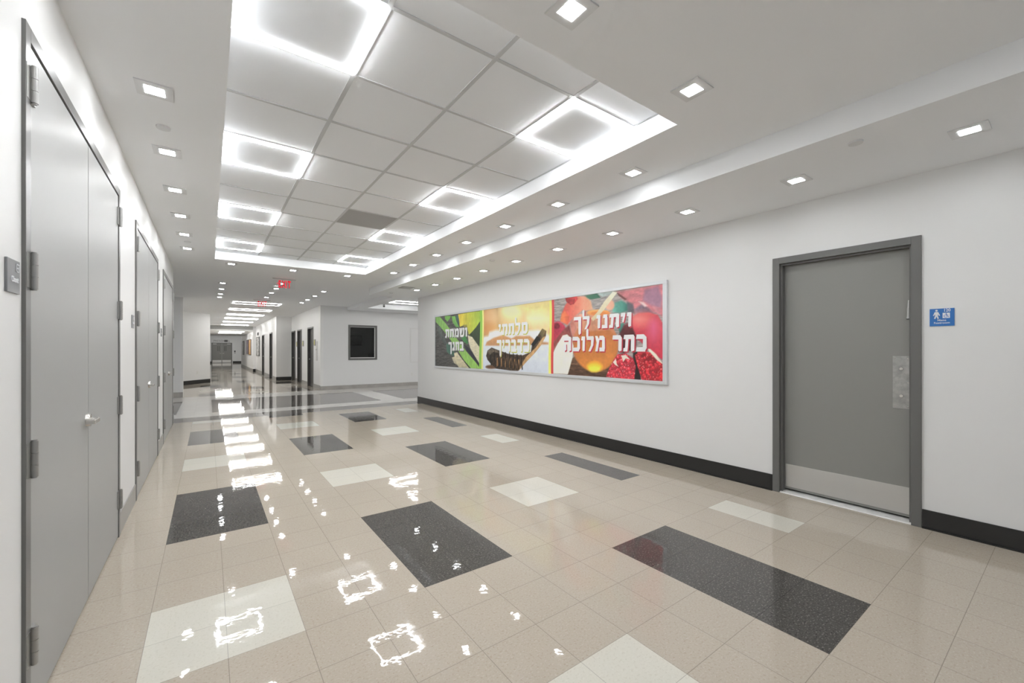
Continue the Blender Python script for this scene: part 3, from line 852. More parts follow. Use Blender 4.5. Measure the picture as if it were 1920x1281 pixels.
('p',[(17.82,1.42),(17.79,1.16),(17.7,0.92),(17.55,0.7),(17.34,0.52),(17.09,0.37),(16.81,0.27),(16.5,0.23),(16.18,0.25),(15.88,0.32),(15.59,0.46),(15.35,0.65),(15.17,0.89),(15.05,1.16),(15.01,1.44),(15.05,1.73),(15.17,1.99),(15.35,2.22),(15.59,2.41),(15.88,2.54),(16.18,2.62),(16.5,2.63),(16.81,2.58),(17.09,2.48),(17.34,2.32),(17.55,2.13),(17.7,1.91),(17.79,1.67)],(200,132,92),(170,96,50),'v',0.06,0.06,2,2),
('p',[(17.73,1.3),(17.7,1.07),(17.62,0.86),(17.48,0.66),(17.29,0.49),(17.07,0.36),(16.81,0.27),(16.53,0.23),(16.24,0.24),(15.96,0.31),(15.71,0.44),(15.49,0.61),(15.32,0.82),(15.22,1.06),(15.18,1.31),(15.22,1.56),(15.32,1.8),(15.49,2.01),(15.71,2.18),(15.96,2.3),(16.24,2.37),(16.53,2.38),(16.81,2.34),(17.07,2.25),(17.29,2.12),(17.48,1.95),(17.62,1.75),(17.7,1.53)],(178,104,54),(214,132,48),'v',0.1,0.08,2,2),
('p',[(15.94,3.02),(16.66,3.02),(17.34,2.89),(17.64,2.46),(17.34,2.09),(15.72,2.07),(15.3,2.42)],(206,150,118),(190,128,96),'v',0.08,0.12,2,2),
('p',[(17.34,2.85),(17.32,2.82),(17.27,2.8),(17.2,2.78),(17.1,2.76),(16.97,2.76),(16.84,2.76),(16.69,2.76),(16.54,2.78),(16.4,2.8),(16.26,2.82),(16.15,2.85),(16.07,2.88),(16.02,2.92),(16.0,2.95),(16.02,2.98),(16.07,3.01),(16.15,3.03),(16.26,3.04),(16.4,3.05),(16.54,3.04),(16.69,3.04),(16.84,3.02),(16.97,3.0),(17.1,2.97),(17.2,2.95),(17.27,2.91),(17.32,2.88)],(238,176,96),(214,120,50),'v',0.04,0.0,2,2),
('p',[(17.18,2.83),(17.17,2.82),(17.14,2.8),(17.08,2.79),(17.01,2.79),(16.92,2.78),(16.82,2.78),(16.71,2.79),(16.61,2.8),(16.51,2.81),(16.41,2.83),(16.33,2.84),(16.27,2.86),(16.24,2.88),(16.23,2.9),(16.24,2.92),(16.27,2.94),(16.33,2.95),(16.41,2.95),(16.51,2.96),(16.61,2.96),(16.71,2.95),(16.82,2.94),(16.92,2.93),(17.01,2.91),(17.08,2.89),(17.14,2.87),(17.17,2.85)],(214,130,60),(214,130,60),'v',0.04,0.0,2,2),
('p',[(16.9,0.46),(16.89,0.42),(16.86,0.37),(16.8,0.33),(16.73,0.3),(16.64,0.27),(16.55,0.25),(16.45,0.24),(16.34,0.24),(16.24,0.25),(16.15,0.27),(16.08,0.3),(16.02,0.34),(15.99,0.39),(15.97,0.43),(15.99,0.48),(16.02,0.53),(16.08,0.57),(16.15,0.61),(16.24,0.64),(16.34,0.65),(16.45,0.66),(16.55,0.66),(16.64,0.65),(16.73,0.62),(16.8,0.59),(16.86,0.55),(16.89,0.51)],(250,196,20),(255,214,40),'v',0.18,0.0,2,2),
('p',[(16.77,0.36),(16.76,0.33),(16.74,0.31),(16.7,0.28),(16.65,0.26),(16.59,0.24),(16.52,0.23),(16.45,0.23),(16.37,0.23),(16.3,0.23),(16.24,0.24),(16.19,0.26),(16.15,0.28),(16.12,0.31),(16.11,0.34),(16.12,0.36),(16.15,0.39),(16.19,0.42),(16.24,0.44),(16.3,0.45),(16.37,0.47),(16.45,0.47),(16.52,0.47),(16.59,0.46),(16.65,0.45),(16.7,0.43),(16.74,0.41),(16.76,0.39)],(255,228,60),(255,228,60),'v',0.12,0.0,2,2),
('p',[(17.51,3.75),(17.76,3.69),(17.03,3.01),(16.61,2.68),(16.36,2.53),(16.25,2.66),(16.61,2.92),(17.03,3.37)],(232,228,204),(206,190,150),'v',0.03,0.05,2,2),
('p',[(13.65,1.09),(13.91,1.45),(14.34,1.94),(14.66,1.98),(14.94,1.79),(15.11,1.4),(15.03,0.84),(14.72,0.04),(13.65,0.02)],(222,228,214),(232,230,212),'v',0.04,0.02,2,2),
('p',[(18.49,2.56),(18.84,2.72),(19.32,2.72),(19.75,2.59),(19.96,2.26),(20.01,1.71),(20.01,0.81),(19.61,1.01),(19.23,1.33),(18.8,1.66),(18.58,2.08)],(206,70,78),(196,44,70),'v',0.06,0.1,2,2),
('p',[(19.48,2.43),(19.47,2.37),(19.44,2.32),(19.38,2.28),(19.31,2.24),(19.22,2.22),(19.12,2.2),(19.02,2.2),(18.91,2.21),(18.81,2.24),(18.72,2.27),(18.64,2.32),(18.58,2.37),(18.54,2.43),(18.53,2.49),(18.54,2.54),(18.58,2.6),(18.64,2.64),(18.72,2.68),(18.81,2.7),(18.91,2.71),(19.02,2.71),(19.12,2.7),(19.22,2.67),(19.31,2.63),(19.38,2.59),(19.44,2.54),(19.47,2.48)],(232,140,128),(216,100,96),'u',0.4,0.0,2,2),
('p',[(19.81,1.92),(19.8,1.82),(19.78,1.72),(19.75,1.64),(19.72,1.57),(19.67,1.51),(19.62,1.48),(19.56,1.47),(19.51,1.48),(19.46,1.52),(19.41,1.57),(19.37,1.65),(19.34,1.73),(19.32,1.83),(19.32,1.94),(19.32,2.04),(19.34,2.14),(19.37,2.22),(19.41,2.3),(19.46,2.35),(19.51,2.38),(19.56,2.39),(19.62,2.37),(19.67,2.34),(19.72,2.28),(19.75,2.21),(19.78,2.12),(19.8,2.02)],(216,92,132),(206,70,100),'v',0.4,0.0,2,2),
('p',[(19.29,1.26),(19.4,1.26),(19.67,1.06),(19.95,0.72),(19.95,0.61),(19.73,0.8),(19.44,1.01)],(240,226,206),(226,206,190),'u',0.03,0.0,2,2),
('p',[(18.58,1.11),(18.8,1.15),(18.97,-0.01),(18.58,-0.04)],(44,34,34),(44,34,34),'v',0.05,0.0,2,2),
('p',[(17.14,0.04),(17.29,0.36),(17.54,0.76),(17.78,1.03),(18.21,1.07),(18.58,0.85),(18.71,0.56),(18.64,0.0),(17.83,0.0)],(150,26,42),(190,50,66),'v',0.04,0.1,2,2),
('p',[(18.67,1.0),(19.02,1.19),(19.4,1.11),(19.73,0.8),(20.01,0.63),(20.01,-0.01),(19.02,-0.01),(18.84,0.45)],(120,22,32),(170,36,50),'v',0.04,0.1,2,2),
('s',[(17.14,0.04),(17.29,0.36),(17.54,0.76),(17.78,1.03),(18.21,1.07),(18.58,0.85),(18.71,0.56),(18.64,0.0),(17.83,0.0)],(206,40,58),(250,214,216),230,3),
('s',[(18.67,1.0),(19.02,1.19),(19.4,1.11),(19.73,0.8),(20.01,0.63),(20.01,-0.01),(19.02,-0.01),(18.84,0.45)],(196,30,44),(246,180,170),230,7),
('p',[(17.97,0.98),(18.21,1.0),(18.44,0.81),(18.21,0.86),(18.07,0.71)],(236,214,200),(236,214,200),'v',0.02,0.0,2,2),
('p',[(17.51,0.68),(17.68,0.84),(17.73,0.61),(17.83,0.49),(17.64,0.57)],(236,214,200),(236,214,200),'v',0.02,0.0,2,2),
('p',[(6.54,3.9),(6.56,3.56),(6.58,3.22),(6.58,2.89),(6.57,2.55),(6.56,2.21),(6.53,1.87),(6.5,1.54),(6.48,1.2),(6.46,0.86),(6.45,0.52),(6.45,0.18),(6.47,-0.16),(6.74,-0.15),(6.72,0.19),(6.72,0.52),(6.73,0.86),(6.75,1.2),(6.77,1.53),(6.8,1.87),(6.82,2.2),(6.84,2.54),(6.85,2.87),(6.85,3.21),(6.83,3.54),(6.81,3.88)],(140,196,70),(140,196,70),'v',0.015,0.0,2,2),
('p',[(6.81,3.88),(6.83,3.54),(6.85,3.21),(6.85,2.87),(6.84,2.54),(6.82,2.2),(6.8,1.87),(6.77,1.53),(6.75,1.2),(6.73,0.86),(6.72,0.52),(6.72,0.19),(6.74,-0.15),(6.92,-0.14),(6.91,0.19),(6.91,0.53),(6.92,0.86),(6.93,1.2),(6.96,1.53),(6.99,1.86),(7.01,2.2),(7.03,2.53),(7.03,2.86),(7.03,3.2),(7.02,3.53),(7.0,3.87)],(236,236,130),(236,236,130),'v',0.015,0.0,2,2),
('p',[(13.34,3.87),(13.35,3.54),(13.36,3.21),(13.36,2.88),(13.36,2.55),(13.35,2.22),(13.33,1.89),(13.31,1.56),(13.3,1.23),(13.28,0.9),(13.28,0.57),(13.28,0.24),(13.29,-0.09),(13.49,-0.08),(13.48,0.25),(13.48,0.58),(13.48,0.9),(13.49,1.23),(13.51,1.56),(13.53,1.89),(13.54,2.21),(13.55,2.54),(13.56,2.87),(13.56,3.19),(13.55,3.52),(13.53,3.85)],(238,224,110),(238,224,110),'v',0.015,0.0,2,2),
('p',[(13.52,3.85),(13.54,3.52),(13.55,3.19),(13.55,2.87),(13.54,2.54),(13.53,2.21),(13.52,1.89),(13.5,1.56),(13.48,1.23),(13.47,0.9),(13.47,0.58),(13.47,0.25),(13.48,-0.08),(13.65,-0.07),(13.64,0.25),(13.64,0.58),(13.65,0.91),(13.66,1.23),(13.67,1.56),(13.69,1.88),(13.7,2.21),(13.72,2.53),(13.72,2.86),(13.72,3.18),(13.71,3.51),(13.7,3.83)],(204,62,66),(204,62,66),'v',0.015,0.0,2,2),
]

def value_noise(u, v, seed):
    iu, iv = np.floor(u).astype(np.int64), np.floor(v).astype(np.int64)
    fu, fv_ = u - iu, v - iv
    fu, fv_ = fu * fu * (3 - 2 * fu), fv_ * fv_ * (3 - 2 * fv_)
    def h(a, b):
        n = (a * 374761393 + b * 668265263 + seed * 974711) & 0xffffffff
        n = ((n ^ (n >> 13)) * 1274126177) & 0xffffffff
        return ((n ^ (n >> 16)) & 0xffff) / 65535.0
    return (h(iu, iv) * (1 - fu) + h(iu + 1, iv) * fu) * (1 - fv_) + (h(iu, iv + 1) * (1 - fu) + h(iu + 1, iv + 1) * fu) * fv_

def poly_mask(U, V, pts, soft):
    inside = np.zeros(U.shape, bool)
    dist = np.full(U.shape, 9.0)
    n = len(pts)
    for a in range(n):
        (x0, y0), (x1, y1) = pts[a], pts[(a + 1) % n]
        if y0 != y1:
            cond = ((y0 > V) != (y1 > V)) & (U < (x1 - x0) * (V - y0) / (y1 - y0) + x0)
            inside ^= cond
        dx, dy = x1 - x0, y1 - y0
        l2 = dx * dx + dy * dy + 1e-9
        tt_ = np.clip(((U - x0) * dx + (V - y0) * dy) / l2, 0, 1)
        dist = np.minimum(dist, np.hypot(U - x0 - tt_ * dx, V - y0 - tt_ * dy))
    sd = np.where(inside, dist, -dist)
    s = max(soft * 0.55, 0.012)
    return np.clip(0.5 + sd / (2 * s), 0, 1)

def paint_picture(wd, ht, nu, nv):
    us, vs = np.linspace(0, wd, nu), np.linspace(0, ht, nv)
    U, V = np.meshgrid(us, vs)
    img = np.full(U.shape + (3,), 200.0)
    for k, s in enumerate(ART):
        pts = s[1]
        pu = [p[0] for p in pts]
        pv = [p[1] for p in pts]
        pad = 0.25
        i0, i1 = np.searchsorted(us, min(pu) - pad), np.searchsorted(us, max(pu) + pad)
        j0, j1 = np.searchsorted(vs, min(pv) - pad), np.searchsorted(vs, max(pv) + pad)
        if i1 <= i0 or j1 <= j0:
            continue
        u, v = U[j0:j1, i0:i1], V[j0:j1, i0:i1]
        if s[0] == 'p':
            _, _, ca, cb, d_, soft, gr_, fu, fw_ = s
            mk = poly_mask(u, v, pts, soft)[..., None]
            if d_ == 'u':
                q_ = (u - min(pu)) / (max(pu) - min(pu) + 1e-6)
            else:
                q_ = (max(pv) - v) / (max(pv) - min(pv) + 1e-6)
            q_ = np.clip(q_, 0, 1)[..., None]
            col = np.array(ca) * (1 - q_) + np.array(cb) * q_
            if gr_:
                n_ = value_noise(u * fu * 2, v * fw_ * 2, k) * 0.6 + value_noise(u * fu * 6, v * fw_ * 6, k + 50) * 0.4
                col = col * (1 + gr_ * (n_[..., None] * 2 - 1))
            img[j0:j1, i0:i1] = img[j0:j1, i0:i1] * (1 - mk) + col * mk
        else:
            _, _, ca, cb, n_, seed = s
            mk = poly_mask(u, v, pts, 0.02)
            rng = random.Random(seed)
            sub = img[j0:j1, i0:i1]
            for _k in range(n_):
                cu_, cv_ = rng.uniform(min(pu), max(pu)), rng.uniform(min(pv), max(pv))
                rr = rng.uniform(0.045, 0.075)
                dd_ = np.hypot((u - cu_) * 0.8, v - cv_)
                f_ = rng.uniform(0.75, 1.2)
                a_ = (np.clip((rr - dd_) / 0.02, 0, 1) * mk)[..., None]
                sub[:] = sub * (1 - a_) + np.array(ca) * f_ * a_
                d2 = np.hypot(u - cu_ + 0.012, v - cv_ - 0.015)
                a_ = (np.clip((rr * 0.38 - d2) / 0.012, 0, 1) * mk * rng.uniform(0.3, 1))[..., None]
                sub[:] = sub * (1 - a_) + np.array(cb) * a_
    img = np.clip(img, 0, 255) / 255.0
    lin = np.where(img <= 0.04045, img / 12.92, ((img + 0.055) / 1.055) ** 2.4)
    grey_ = lin.mean(-1, keepdims=True)
    return np.clip((lin * 0.9 + grey_ * 0.1) / 0.78, 0, 0.93)

PW, PH = 19.98, 3.77
pic = thing('holiday_picture', 'long framed three-part picture of fruit, a ram’s horn and honey with Hebrew lettering', 'picture', (XR, 19.57, 5.065))
q = MB()
fo = 0.085
q.box(-0.10, -0.001, -PW / 2 - fo - 0.10, PW / 2 + fo + 0.02, PH / 2, PH / 2 + fo + 0.05, 0, 0.008)
q.box(-0.10, -0.001, -PW / 2 - fo - 0.10, PW / 2 + fo + 0.02, -PH / 2 - fo - 0.05, -PH / 2, 0, 0.008)
q.box(-0.10, -0.001, -PW / 2 - fo - 0.10, -PW / 2, -PH / 2, PH / 2, 0, 0.008)
q.box(-0.10, -0.001, PW / 2, PW / 2 + fo + 0.02, -PH / 2, PH / 2, 0, 0.008)
q.build('frame', M['alu'], pic)
NU, NV = 860, 190
lin = paint_picture(PW, PH, NU, NV)
me = bpy.data.meshes.new('print')
uu, vv_ = np.meshgrid(np.linspace(0, PW, NU), np.linspace(0, PH, NV))
co = np.stack([np.full(uu.shape, -0.07), PW / 2 - uu, vv_ - PH / 2], -1).reshape(-1, 3) * FT
idx = np.arange(NU * NV).reshape(NV, NU)
quads = np.stack([idx[:-1, :-1], idx[:-1, 1:], idx[1:, 1:], idx[1:, :-1]], -1).reshape(-1, 4)
me.vertices.add(len(co))
me.vertices.foreach_set('co', co.astype(np.float32).ravel())
me.loops.add(quads.size)
me.loops.foreach_set('vertex_index', quads.astype(np.int32).ravel())
me.polygons.add(len(quads))
me.polygons.foreach_set('loop_start', np.arange(0, quads.size, 4, dtype=np.int32))
me.polygons.foreach_set('loop_total', np.full(len(quads), 4, dtype=np.int32))
me.update(calc_edges=True)
at = me.color_attributes.new('ink', 'FLOAT_COLOR', 'POINT')
at.data.foreach_set('color', np.concatenate([lin, np.ones(lin.shape[:2] + (1,))], -1).astype(np.float32).ravel())
pm = mat('printed_picture', (1, 1, 1), 0.35, 0, 0.4)
ca_ = N(pm, 'ShaderNodeVertexColor', layer_name='ink')
L(pm, ca_.outputs['Color'], pm.node_tree.nodes['Principled BSDF'].inputs['Base Color'])
me.materials.append(pm)
pr = bpy.data.objects.new('print', me)
C.objects.link(pr)
pr.parent = pic

# block Hebrew letters as polygons: (width, [polygons]) on a height of one
HEB = {
    'vav': (.40, [[(0, .74), (.05, 1), (.38, 1), (.40, .9), (.36, .04), (.16, 0), (.12, .10), (.14, .74)]]),
    'yod': (.40, [[(0, .74), (.05, 1), (.38, 1), (.40, .82), (.26, .36), (.14, .36), (.17, .74)]]),
    'shin': (1.0, [[(0, 1), (.28, 1), (.30, .9), (.36, .2), (.16, .05)], [(.10, .16), (.22, 0), (.74, 0), (.94, .2), (.70, .24), (.30, .22)],
                   [(.40, 1), (.64, 1), (.64, .86), (.42, .34), (.30, .30), (.34, .42)], [(.72, 1), (.98, 1), (1.0, .88), (.94, .2), (.70, .12), (.76, .7)]]),
    'mem': (.92, [[(.34, .74), (.42, 1), (.76, 1), (.90, .88), (.66, .72)], [(.66, .78), (.90, .90), (.92, .2), (.86, 0), (.64, .05)],
                  [(.40, 0), (.88, 0), (.80, .25), (.40, .25)], [(0, 1), (.22, 1), (.40, .72), (.24, 0), (0, 0), (.14, .56)]]),
    'het': (.86, [[(0, .74), (.04, 1), (.80, 1), (.86, .9), (.84, .74)], [(.08, .8), (.34, .8), (.34, .1), (.10, 0), (.06, .1)],
                  [(.56, .8), (.86, .88), (.84, .06), (.62, 0), (.56, .1)]]),
    'tav': (.92, [[(.02, .74), (.08, 1), (.84, 1), (.92, .88), (.88, .74)], [(.64, .8), (.92, .88), (.90, .06), (.68, 0), (.62, .1)],
                  [(.20, .8), (.44, .8), (.38, .2), (.14, .1)], [(0, .0), (.02, .2), (.30, .26), (.38, .2), (.34, 0)]]),
    'bet': (.86, [[(0, .74), (.05, 1), (.62, 1), (.76, .88), (.70, .74)], [(.46, .8), (.76, .88), (.74, .1), (.46, .1)], [(0, 0), (.04, .25), (.84, .25), (.86, .05), (.80, 0)]]),
    'kaf': (.82, [[(0, .74), (.05, 1), (.60, 1), (.80, .84), (.70, .72)], [(.54, .78), (.80, .84), (.82, .2), (.66, .0), (.52, .2)], [(0, 0), (.04, .25), (.60, .27), (.72, 0)]]),
    'gimel': (.58, [[(.10, .74), (.14, 1), (.50, 1), (.52, .74)], [(.28, .8), (.52, .8), (.58, .06), (.36, 0), (.32, .1)], [(0, .02), (.04, .24), (.32, .46), (.44, .36), (.26, .0)]]),
    'final_kaf': (.82, [[(0, .74), (.05, 1), (.78, 1), (.82, .88), (.78, .72)], [(.50, .8), (.82, .86), (.78, -.30), (.60, -.42), (.52, -.30)]]),
    'samekh': (.88, [[(.02, .76), (.06, 1), (.74, 1), (.88, .84), (.76, .74)], [(.06, .8), (.32, .8), (.34, .2), (.20, 0), (.06, .2)],
                     [(.58, .8), (.88, .84), (.86, .24), (.68, .04), (.58, .2)], [(.16, .06), (.26, 0), (.64, 0), (.80, .14), (.60, .25), (.30, .25)]]),
    'lamed': (.76, [[(0, 1.0), (.0, 1.42), (.12, 1.52), (.22, 1.42), (.20, .9), (.06, .8)], [(.04, .76), (.06, 1), (.70, 1), (.76, .88), (.70, .74)],
                    [(.48, .82), (.76, .86), (.70, .40), (.42, .0), (.22, .0), (.46, .40)]]),
    'dalet': (.86, [[(0, .74), (.05, 1), (.84, 1), (.86, .74)], [(.46, .8), (.74, .8), (.72, .04), (.52, 0), (.46, .1)]]),
    'resh': (.82, [[(0, .74), (.05, 1), (.68, 1), (.82, .84), (.74, .72)], [(.54, .8), (.82, .84), (.80, .06), (.60, 0), (.52, .1)]]),
    'nun': (.56, [[(.12, .74), (.16, 1), (.50, 1), (.54, .74)], [(.28, .8), (.54, .8), (.54, .1), (.28, .1)], [(0, 0), (.03, .25), (.52, .25), (.54, 0)]]),
    'he': (.88, [[(0, .74), (.04, 1), (.80, 1), (.88, .88), (.84, .74)], [(.58, .8), (.88, .88), (.86, .06), (.64, 0), (.58, .1)], [(.06, .50), (.32, .56), (.34, .1), (.14, 0), (.08, .1)]]),
}
LINES = [  # letters in reading order (right to left), left and right end, foot line, letter height
    ('vav shin mem het tav', 1.68, 4.91, 2.125, .63, 'shadow_green'),
    ('bet het gimel final_kaf', 2.18, 4.45, 1.165, .64, 'shadow_green'),
    ('samekh lamed het tav yod', 8.69, 11.56, 2.12, .65, 'shadow_lime'),
    ('kaf dalet bet resh yod final_kaf', 8.50, 11.71, 1.11, .72, 'shadow_lime'),
    ('vav yod tav nun vav - lamed final_kaf', 15.12, 18.51, 2.18, .61, 'shadow_red'),
    ('kaf tav resh - mem lamed vav kaf he', 14.40, 19.25, 1.15, .70, 'shadow_red'),
]
def hebrew_line(line):
    words_, ua, ub, v0, hh_, sh = line
    toks = words_.split()
    gap = 0.12
    tot = sum(0.42 if t_ == '-' else HEB[t_][0] for t_ in toks) + gap * (len(toks) - 1)
    k_ = (ub - ua) / tot
    for nm, m_, du, dv, dep in (('letter_shadow', M[sh], 0.055, -0.055, 0.073), ('letter', M['print_white'], 0, 0, 0.077)):
        x = ub
        for t_ in toks:
            wd_ = 0.42 if t_ == '-' else HEB[t_][0]
            x -= wd_ * k_
            if t_ != '-':
                q_ = MB()
                for j_, pl in enumerate(HEB[t_][1]):
                    q_.prism([(x + a_ * k_ + du, v0 + b_ * hh_ + dv) for a_, b_ in pl],
                             lambda u_, v_, d_: (-dep - d_ - 0.0003 * j_, PW / 2 - u_, v_ - PH / 2), 0.003)
                q_.build(nm, m_, pr)
            x -= gap * k_
for ln in LINES:
    hebrew_line(ln)


# ------------------------------------------------------------------ lights
def frame_light(label, loc, sx, sy, m, group, bw=0.068, th=0.045):
    """flush panel: a glowing raised edge round a plain white centre; loc = centre, on the ceiling plane"""
    o = thing('ceiling_panel_light', label, 'ceiling light', loc, group)
    r = MB()
    r.box(-sx, sx, -sy, -sy + bw, -th, -0.002)
    r.box(-sx, sx, sy - bw, sy, -th, -0.002)
    r.box(-sx, -sx + bw, -sy + bw, sy - bw, -th, -0.002)
    r.box(sx - bw, sx, -sy + bw, sy - bw, -th, -0.002)
    r.build('glowing_edge', m, o)
    p = MB()
    p.box(-sx + bw + 0.004, sx - bw - 0.004, -sy + bw + 0.004, sy - bw - 0.004, -0.022, -0.002)
    p.build('center_panel', M['acoustic'], o)
    return o
ordn = ['nearest the camera', 'second from the camera', 'third from the camera', 'farthest from the camera']
hx = (gx[1] - gx[0]) / 2 - 0.045
hy = (gy[1] - gy[0]) / 2 - 0.045
proto = None
for side, gi in (('left', 0), ('right', 3)):
    for k in range(4):
        loc = ((gx[gi] + gx[gi + 1]) / 2, (gy[3 * k] + gy[3 * k + 1]) / 2, ZT - 0.002)
        lab = 'square glowing-edge panel light along the %s side of the ceiling tray, %s' % (side, ordn[k])
        if proto is None:
            proto = frame_light(lab, loc, hx, hy, M['bar'], 'square panel lights in the tray')
        else:
            copy_tree(proto, loc, lab)
hall_ord = ['first', 'second', 'third', 'fourth', 'fifth', 'sixth']
proto = None
for k, (y0, z) in enumerate([(50.2, ZC), (58.6, ZC), (67.3, ZC), (75.6, ZC), (85.2, ZC), (95.6, ZC)]):
    lab = 'long glowing-edge panel light over the far corridor, %s beyond the crossing' % hall_ord[k]
    loc = (4.17, y0 + 1.15, z)
    if proto is None:
        proto = frame_light(lab, loc, 2.12, 1.15, M['hallbar'], 'long panel lights over the far corridor', 0.11, 0.024)
    else:
        copy_tree(proto, loc, lab)
copy_tree(proto, (4.0, 105.6, 8.30), 'long panel light just behind the grey beam far down the corridor')
copy_tree(proto, (4.0, 114.6, 8.30), 'long panel light second behind the beam, before the far double door')
for y_, lab in ((146, 'added unseen panel light near the far double door'), (156, 'added unseen panel light second before the far double door'), (168, 'added unseen panel light right before the far double door')):
    copy_tree(proto, (4.0, y_, 9.42), lab)  # added hidden lamps that brighten the corridor end
cross = frame_light('square panel light over the right side corridor, nearer the corridor end wall', (17.25, 42.3, 9.45), 1.75, 1.0, M['crossbar'],
                    'panel lights over the right side corridor')
copy_tree(cross, (17.25, 37.3, 9.45), 'square panel light over the right side corridor, nearer the long picture wall')
for x_, y_ in ((26.0, 37.3), (26.0, 42.3)):  # two added lamps out of view, brightening the crossing
    copy_tree(cross, (x_, y_, ZR), 'added panel light farther along the right side corridor, outside the picture')

# recessed square downlights
def downlight(label, loc, group):
    o = thing('recessed_downlight', label, 'ceiling light', loc, group)
    r = MB()
    a, e = 0.275, 0.145
    r.box(-a, a, -a, -e, -0.022, -0.001)
    r.box(-a, a, e, a, -0.022, -0.001)
    r.box(-a, -e, -e, e, -0.022, -0.001)
    r.box(e, a, -e, e, -0.022, -0.001)
    r.build('trim_plate', M['trim_grey'], o)
    l = MB()
    l.box(-e, e, -e, e, -0.025, -0.001)
    l.build('lens', M['lens'], o)
    return o
nth = ['first', 'second', 'third', 'fourth', 'fifth', 'sixth', 'seventh', 'eighth', 'ninth', 'tenth']
rows = [
    ('downlights along the left closet wall', 'square recessed downlight above the left closets, %s from the camera',
     [(-0.82, 7.32 + 3.02 * k, ZC) for k in range(7)], -1),
    ('downlights before the tray', 'square recessed downlight between the tray and the camera, %s from the left',
     [(1.08, 4.35, ZC), (4.23, 4.35, ZC), (7.36, 4.35, ZC)], 0),
    ('downlights between tray and lower strip', 'square recessed downlight between the tray and the lit step, %s from the camera',
     [(9.50, 7.34 + 3.07 * k, ZC) for k in range(7)], 0),
    ('downlights over the right wall', 'square recessed downlight in the lower ceiling over the picture wall, %s from the camera',
     [(12.24, 4.36 + 3.02 * k, ZS) for k in range(9)], 0),
    ('downlights beyond the tray', 'square recessed downlight just beyond the far tray edge, %s from the left',
     [(1.06, 28.5, ZC), (4.20, 28.6, ZC), (7.42, 28.6, ZC)], 0),
    ('left downlights over the crossing', 'tiny recessed downlight in the left row over the crossing, %s from the camera',
     [(0.85, y_, ZC) for y_ in (37.0, 40.6, 44.2, 47.0)], 0),
    ('middle downlights over the crossing', 'tiny recessed downlight in the middle row over the crossing, %s from the camera',
     [(4.36, y_, ZC) for y_ in (34.8, 37.8, 40.9, 44.65)], 0),
    ('right downlights over the crossing', 'tiny recessed downlight in the right row over the crossing, %s from the camera',
     [(7.78, y_, ZC) for y_ in (37.4, 40.95, 44.4, 47.5)], 0),
]
first = None
for grp, lab, locs, sh in rows:
    for k, loc in enumerate(locs):
        n_ = k + sh
        text = lab % (nth[n_] if n_ >= 0 else 'outside the picture and nearest')
        if first is None:
            first = downlight(text, loc, grp)
        else:
            copy_tree(first, loc, text, grp)
behind = [(12.24, 1.34, ZS), (12.24, -1.68, ZS), (12.24, -4.7, ZS), (-0.82, 4.3, ZC), (-0.82, 1.3, ZC), (-0.82, -1.7, ZC), (4.23, 1.3, ZC),
          (7.36, 1.3, ZC), (9.5, -1.7, ZC), (4.23, -1.7, ZC), (7.36, -4.7, ZC), (2.0, -4.7, ZC), (-4.5, 37.5, ZC), (-4.5, 44.5, ZC), (-9, 41, ZC)]
for loc in behind:  # added lamps out of view, for more room light
    copy_tree(first, loc, 'added recessed downlight outside the picture, behind the camera or round the corner', 'added downlights outside the picture')

# dark panel in the tray ceiling
v = MB()
v.box(gx[2] + 0.042, gx[3] - 0.042, gy[5] + 0.036, gy[6] - 0.036, ZT - 0.014, ZT - 0.001)
ctr = ((gx[2] + gx[3]) / 2, (gy[5] + gy[6]) / 2, ZT)
v.bm.verts.ensure_lookup_table()
for vv in v.bm.verts:
    vv.co -= Vector(ctr)
tag(v.build('ceiling_panel', M['dark_tile'], None, ctr), 'single dark grey square panel in the white tray ceiling', 'ceiling panel')

# sprinkler covers, air diffuser, cameras
def disc(name, label, cat, loc, r, h, m, group=None):
    q_ = MB()
    q_.cyl((0, 0, -h), (0, 0, -0.001), r * 0.96, r, 28)
    return tag(q_.build(name, M[m], None, loc), label, cat, group)
G = 'round sprinkler covers'
disc('sprinkler_cover', 'round white sprinkler cover above the nearest closet door, between two downlights', 'sprinkler cover', (-0.80, 11.94, ZC), 0.13, 0.04, 'trim_grey', G)
disc('sprinkler_cover', 'round white sprinkler cover at the far end of the left downlight row', 'sprinkler cover', (-0.76, 23.9, ZC), 0.13, 0.04, 'trim_grey', G)
disc('sprinkler_cover', 'round white sprinkler cover in the lower ceiling near the restroom door', 'sprinkler cover', (11.02, 2.83, ZS), 0.13, 0.04, 'trim_grey', G)
disc('sprinkler_cover', 'round white sprinkler cover in the lower ceiling above the picture', 'sprinkler cover', (11.19, 16.99, ZS), 0.13, 0.04, 'trim_grey', G)
disc('sprinkler_cover', 'round white sprinkler cover at the far end of the lower ceiling', 'sprinkler cover', (11.3, 31.2, ZS), 0.13, 0.04, 'trim_grey', G)
ad = thing('air_diffuser', 'flat grey air diffuser in the lower ceiling near the far wall corner', 'air vent', (11.2, 27.9, ZS))
q = MB()
q.box(-0.45, 0.45, -0.45, 0.45, -0.02, -0.001, 0, 0.004)
q.build('backing', M['bulk'], ad)
q = MB()
for k in range(4):
    yk = -0.33 + 0.22 * k
    q.box(-0.4, 0.4, yk - 0.06, yk + 0.06, -0.045, -0.021)
q.build('slats', M['grid'], ad)
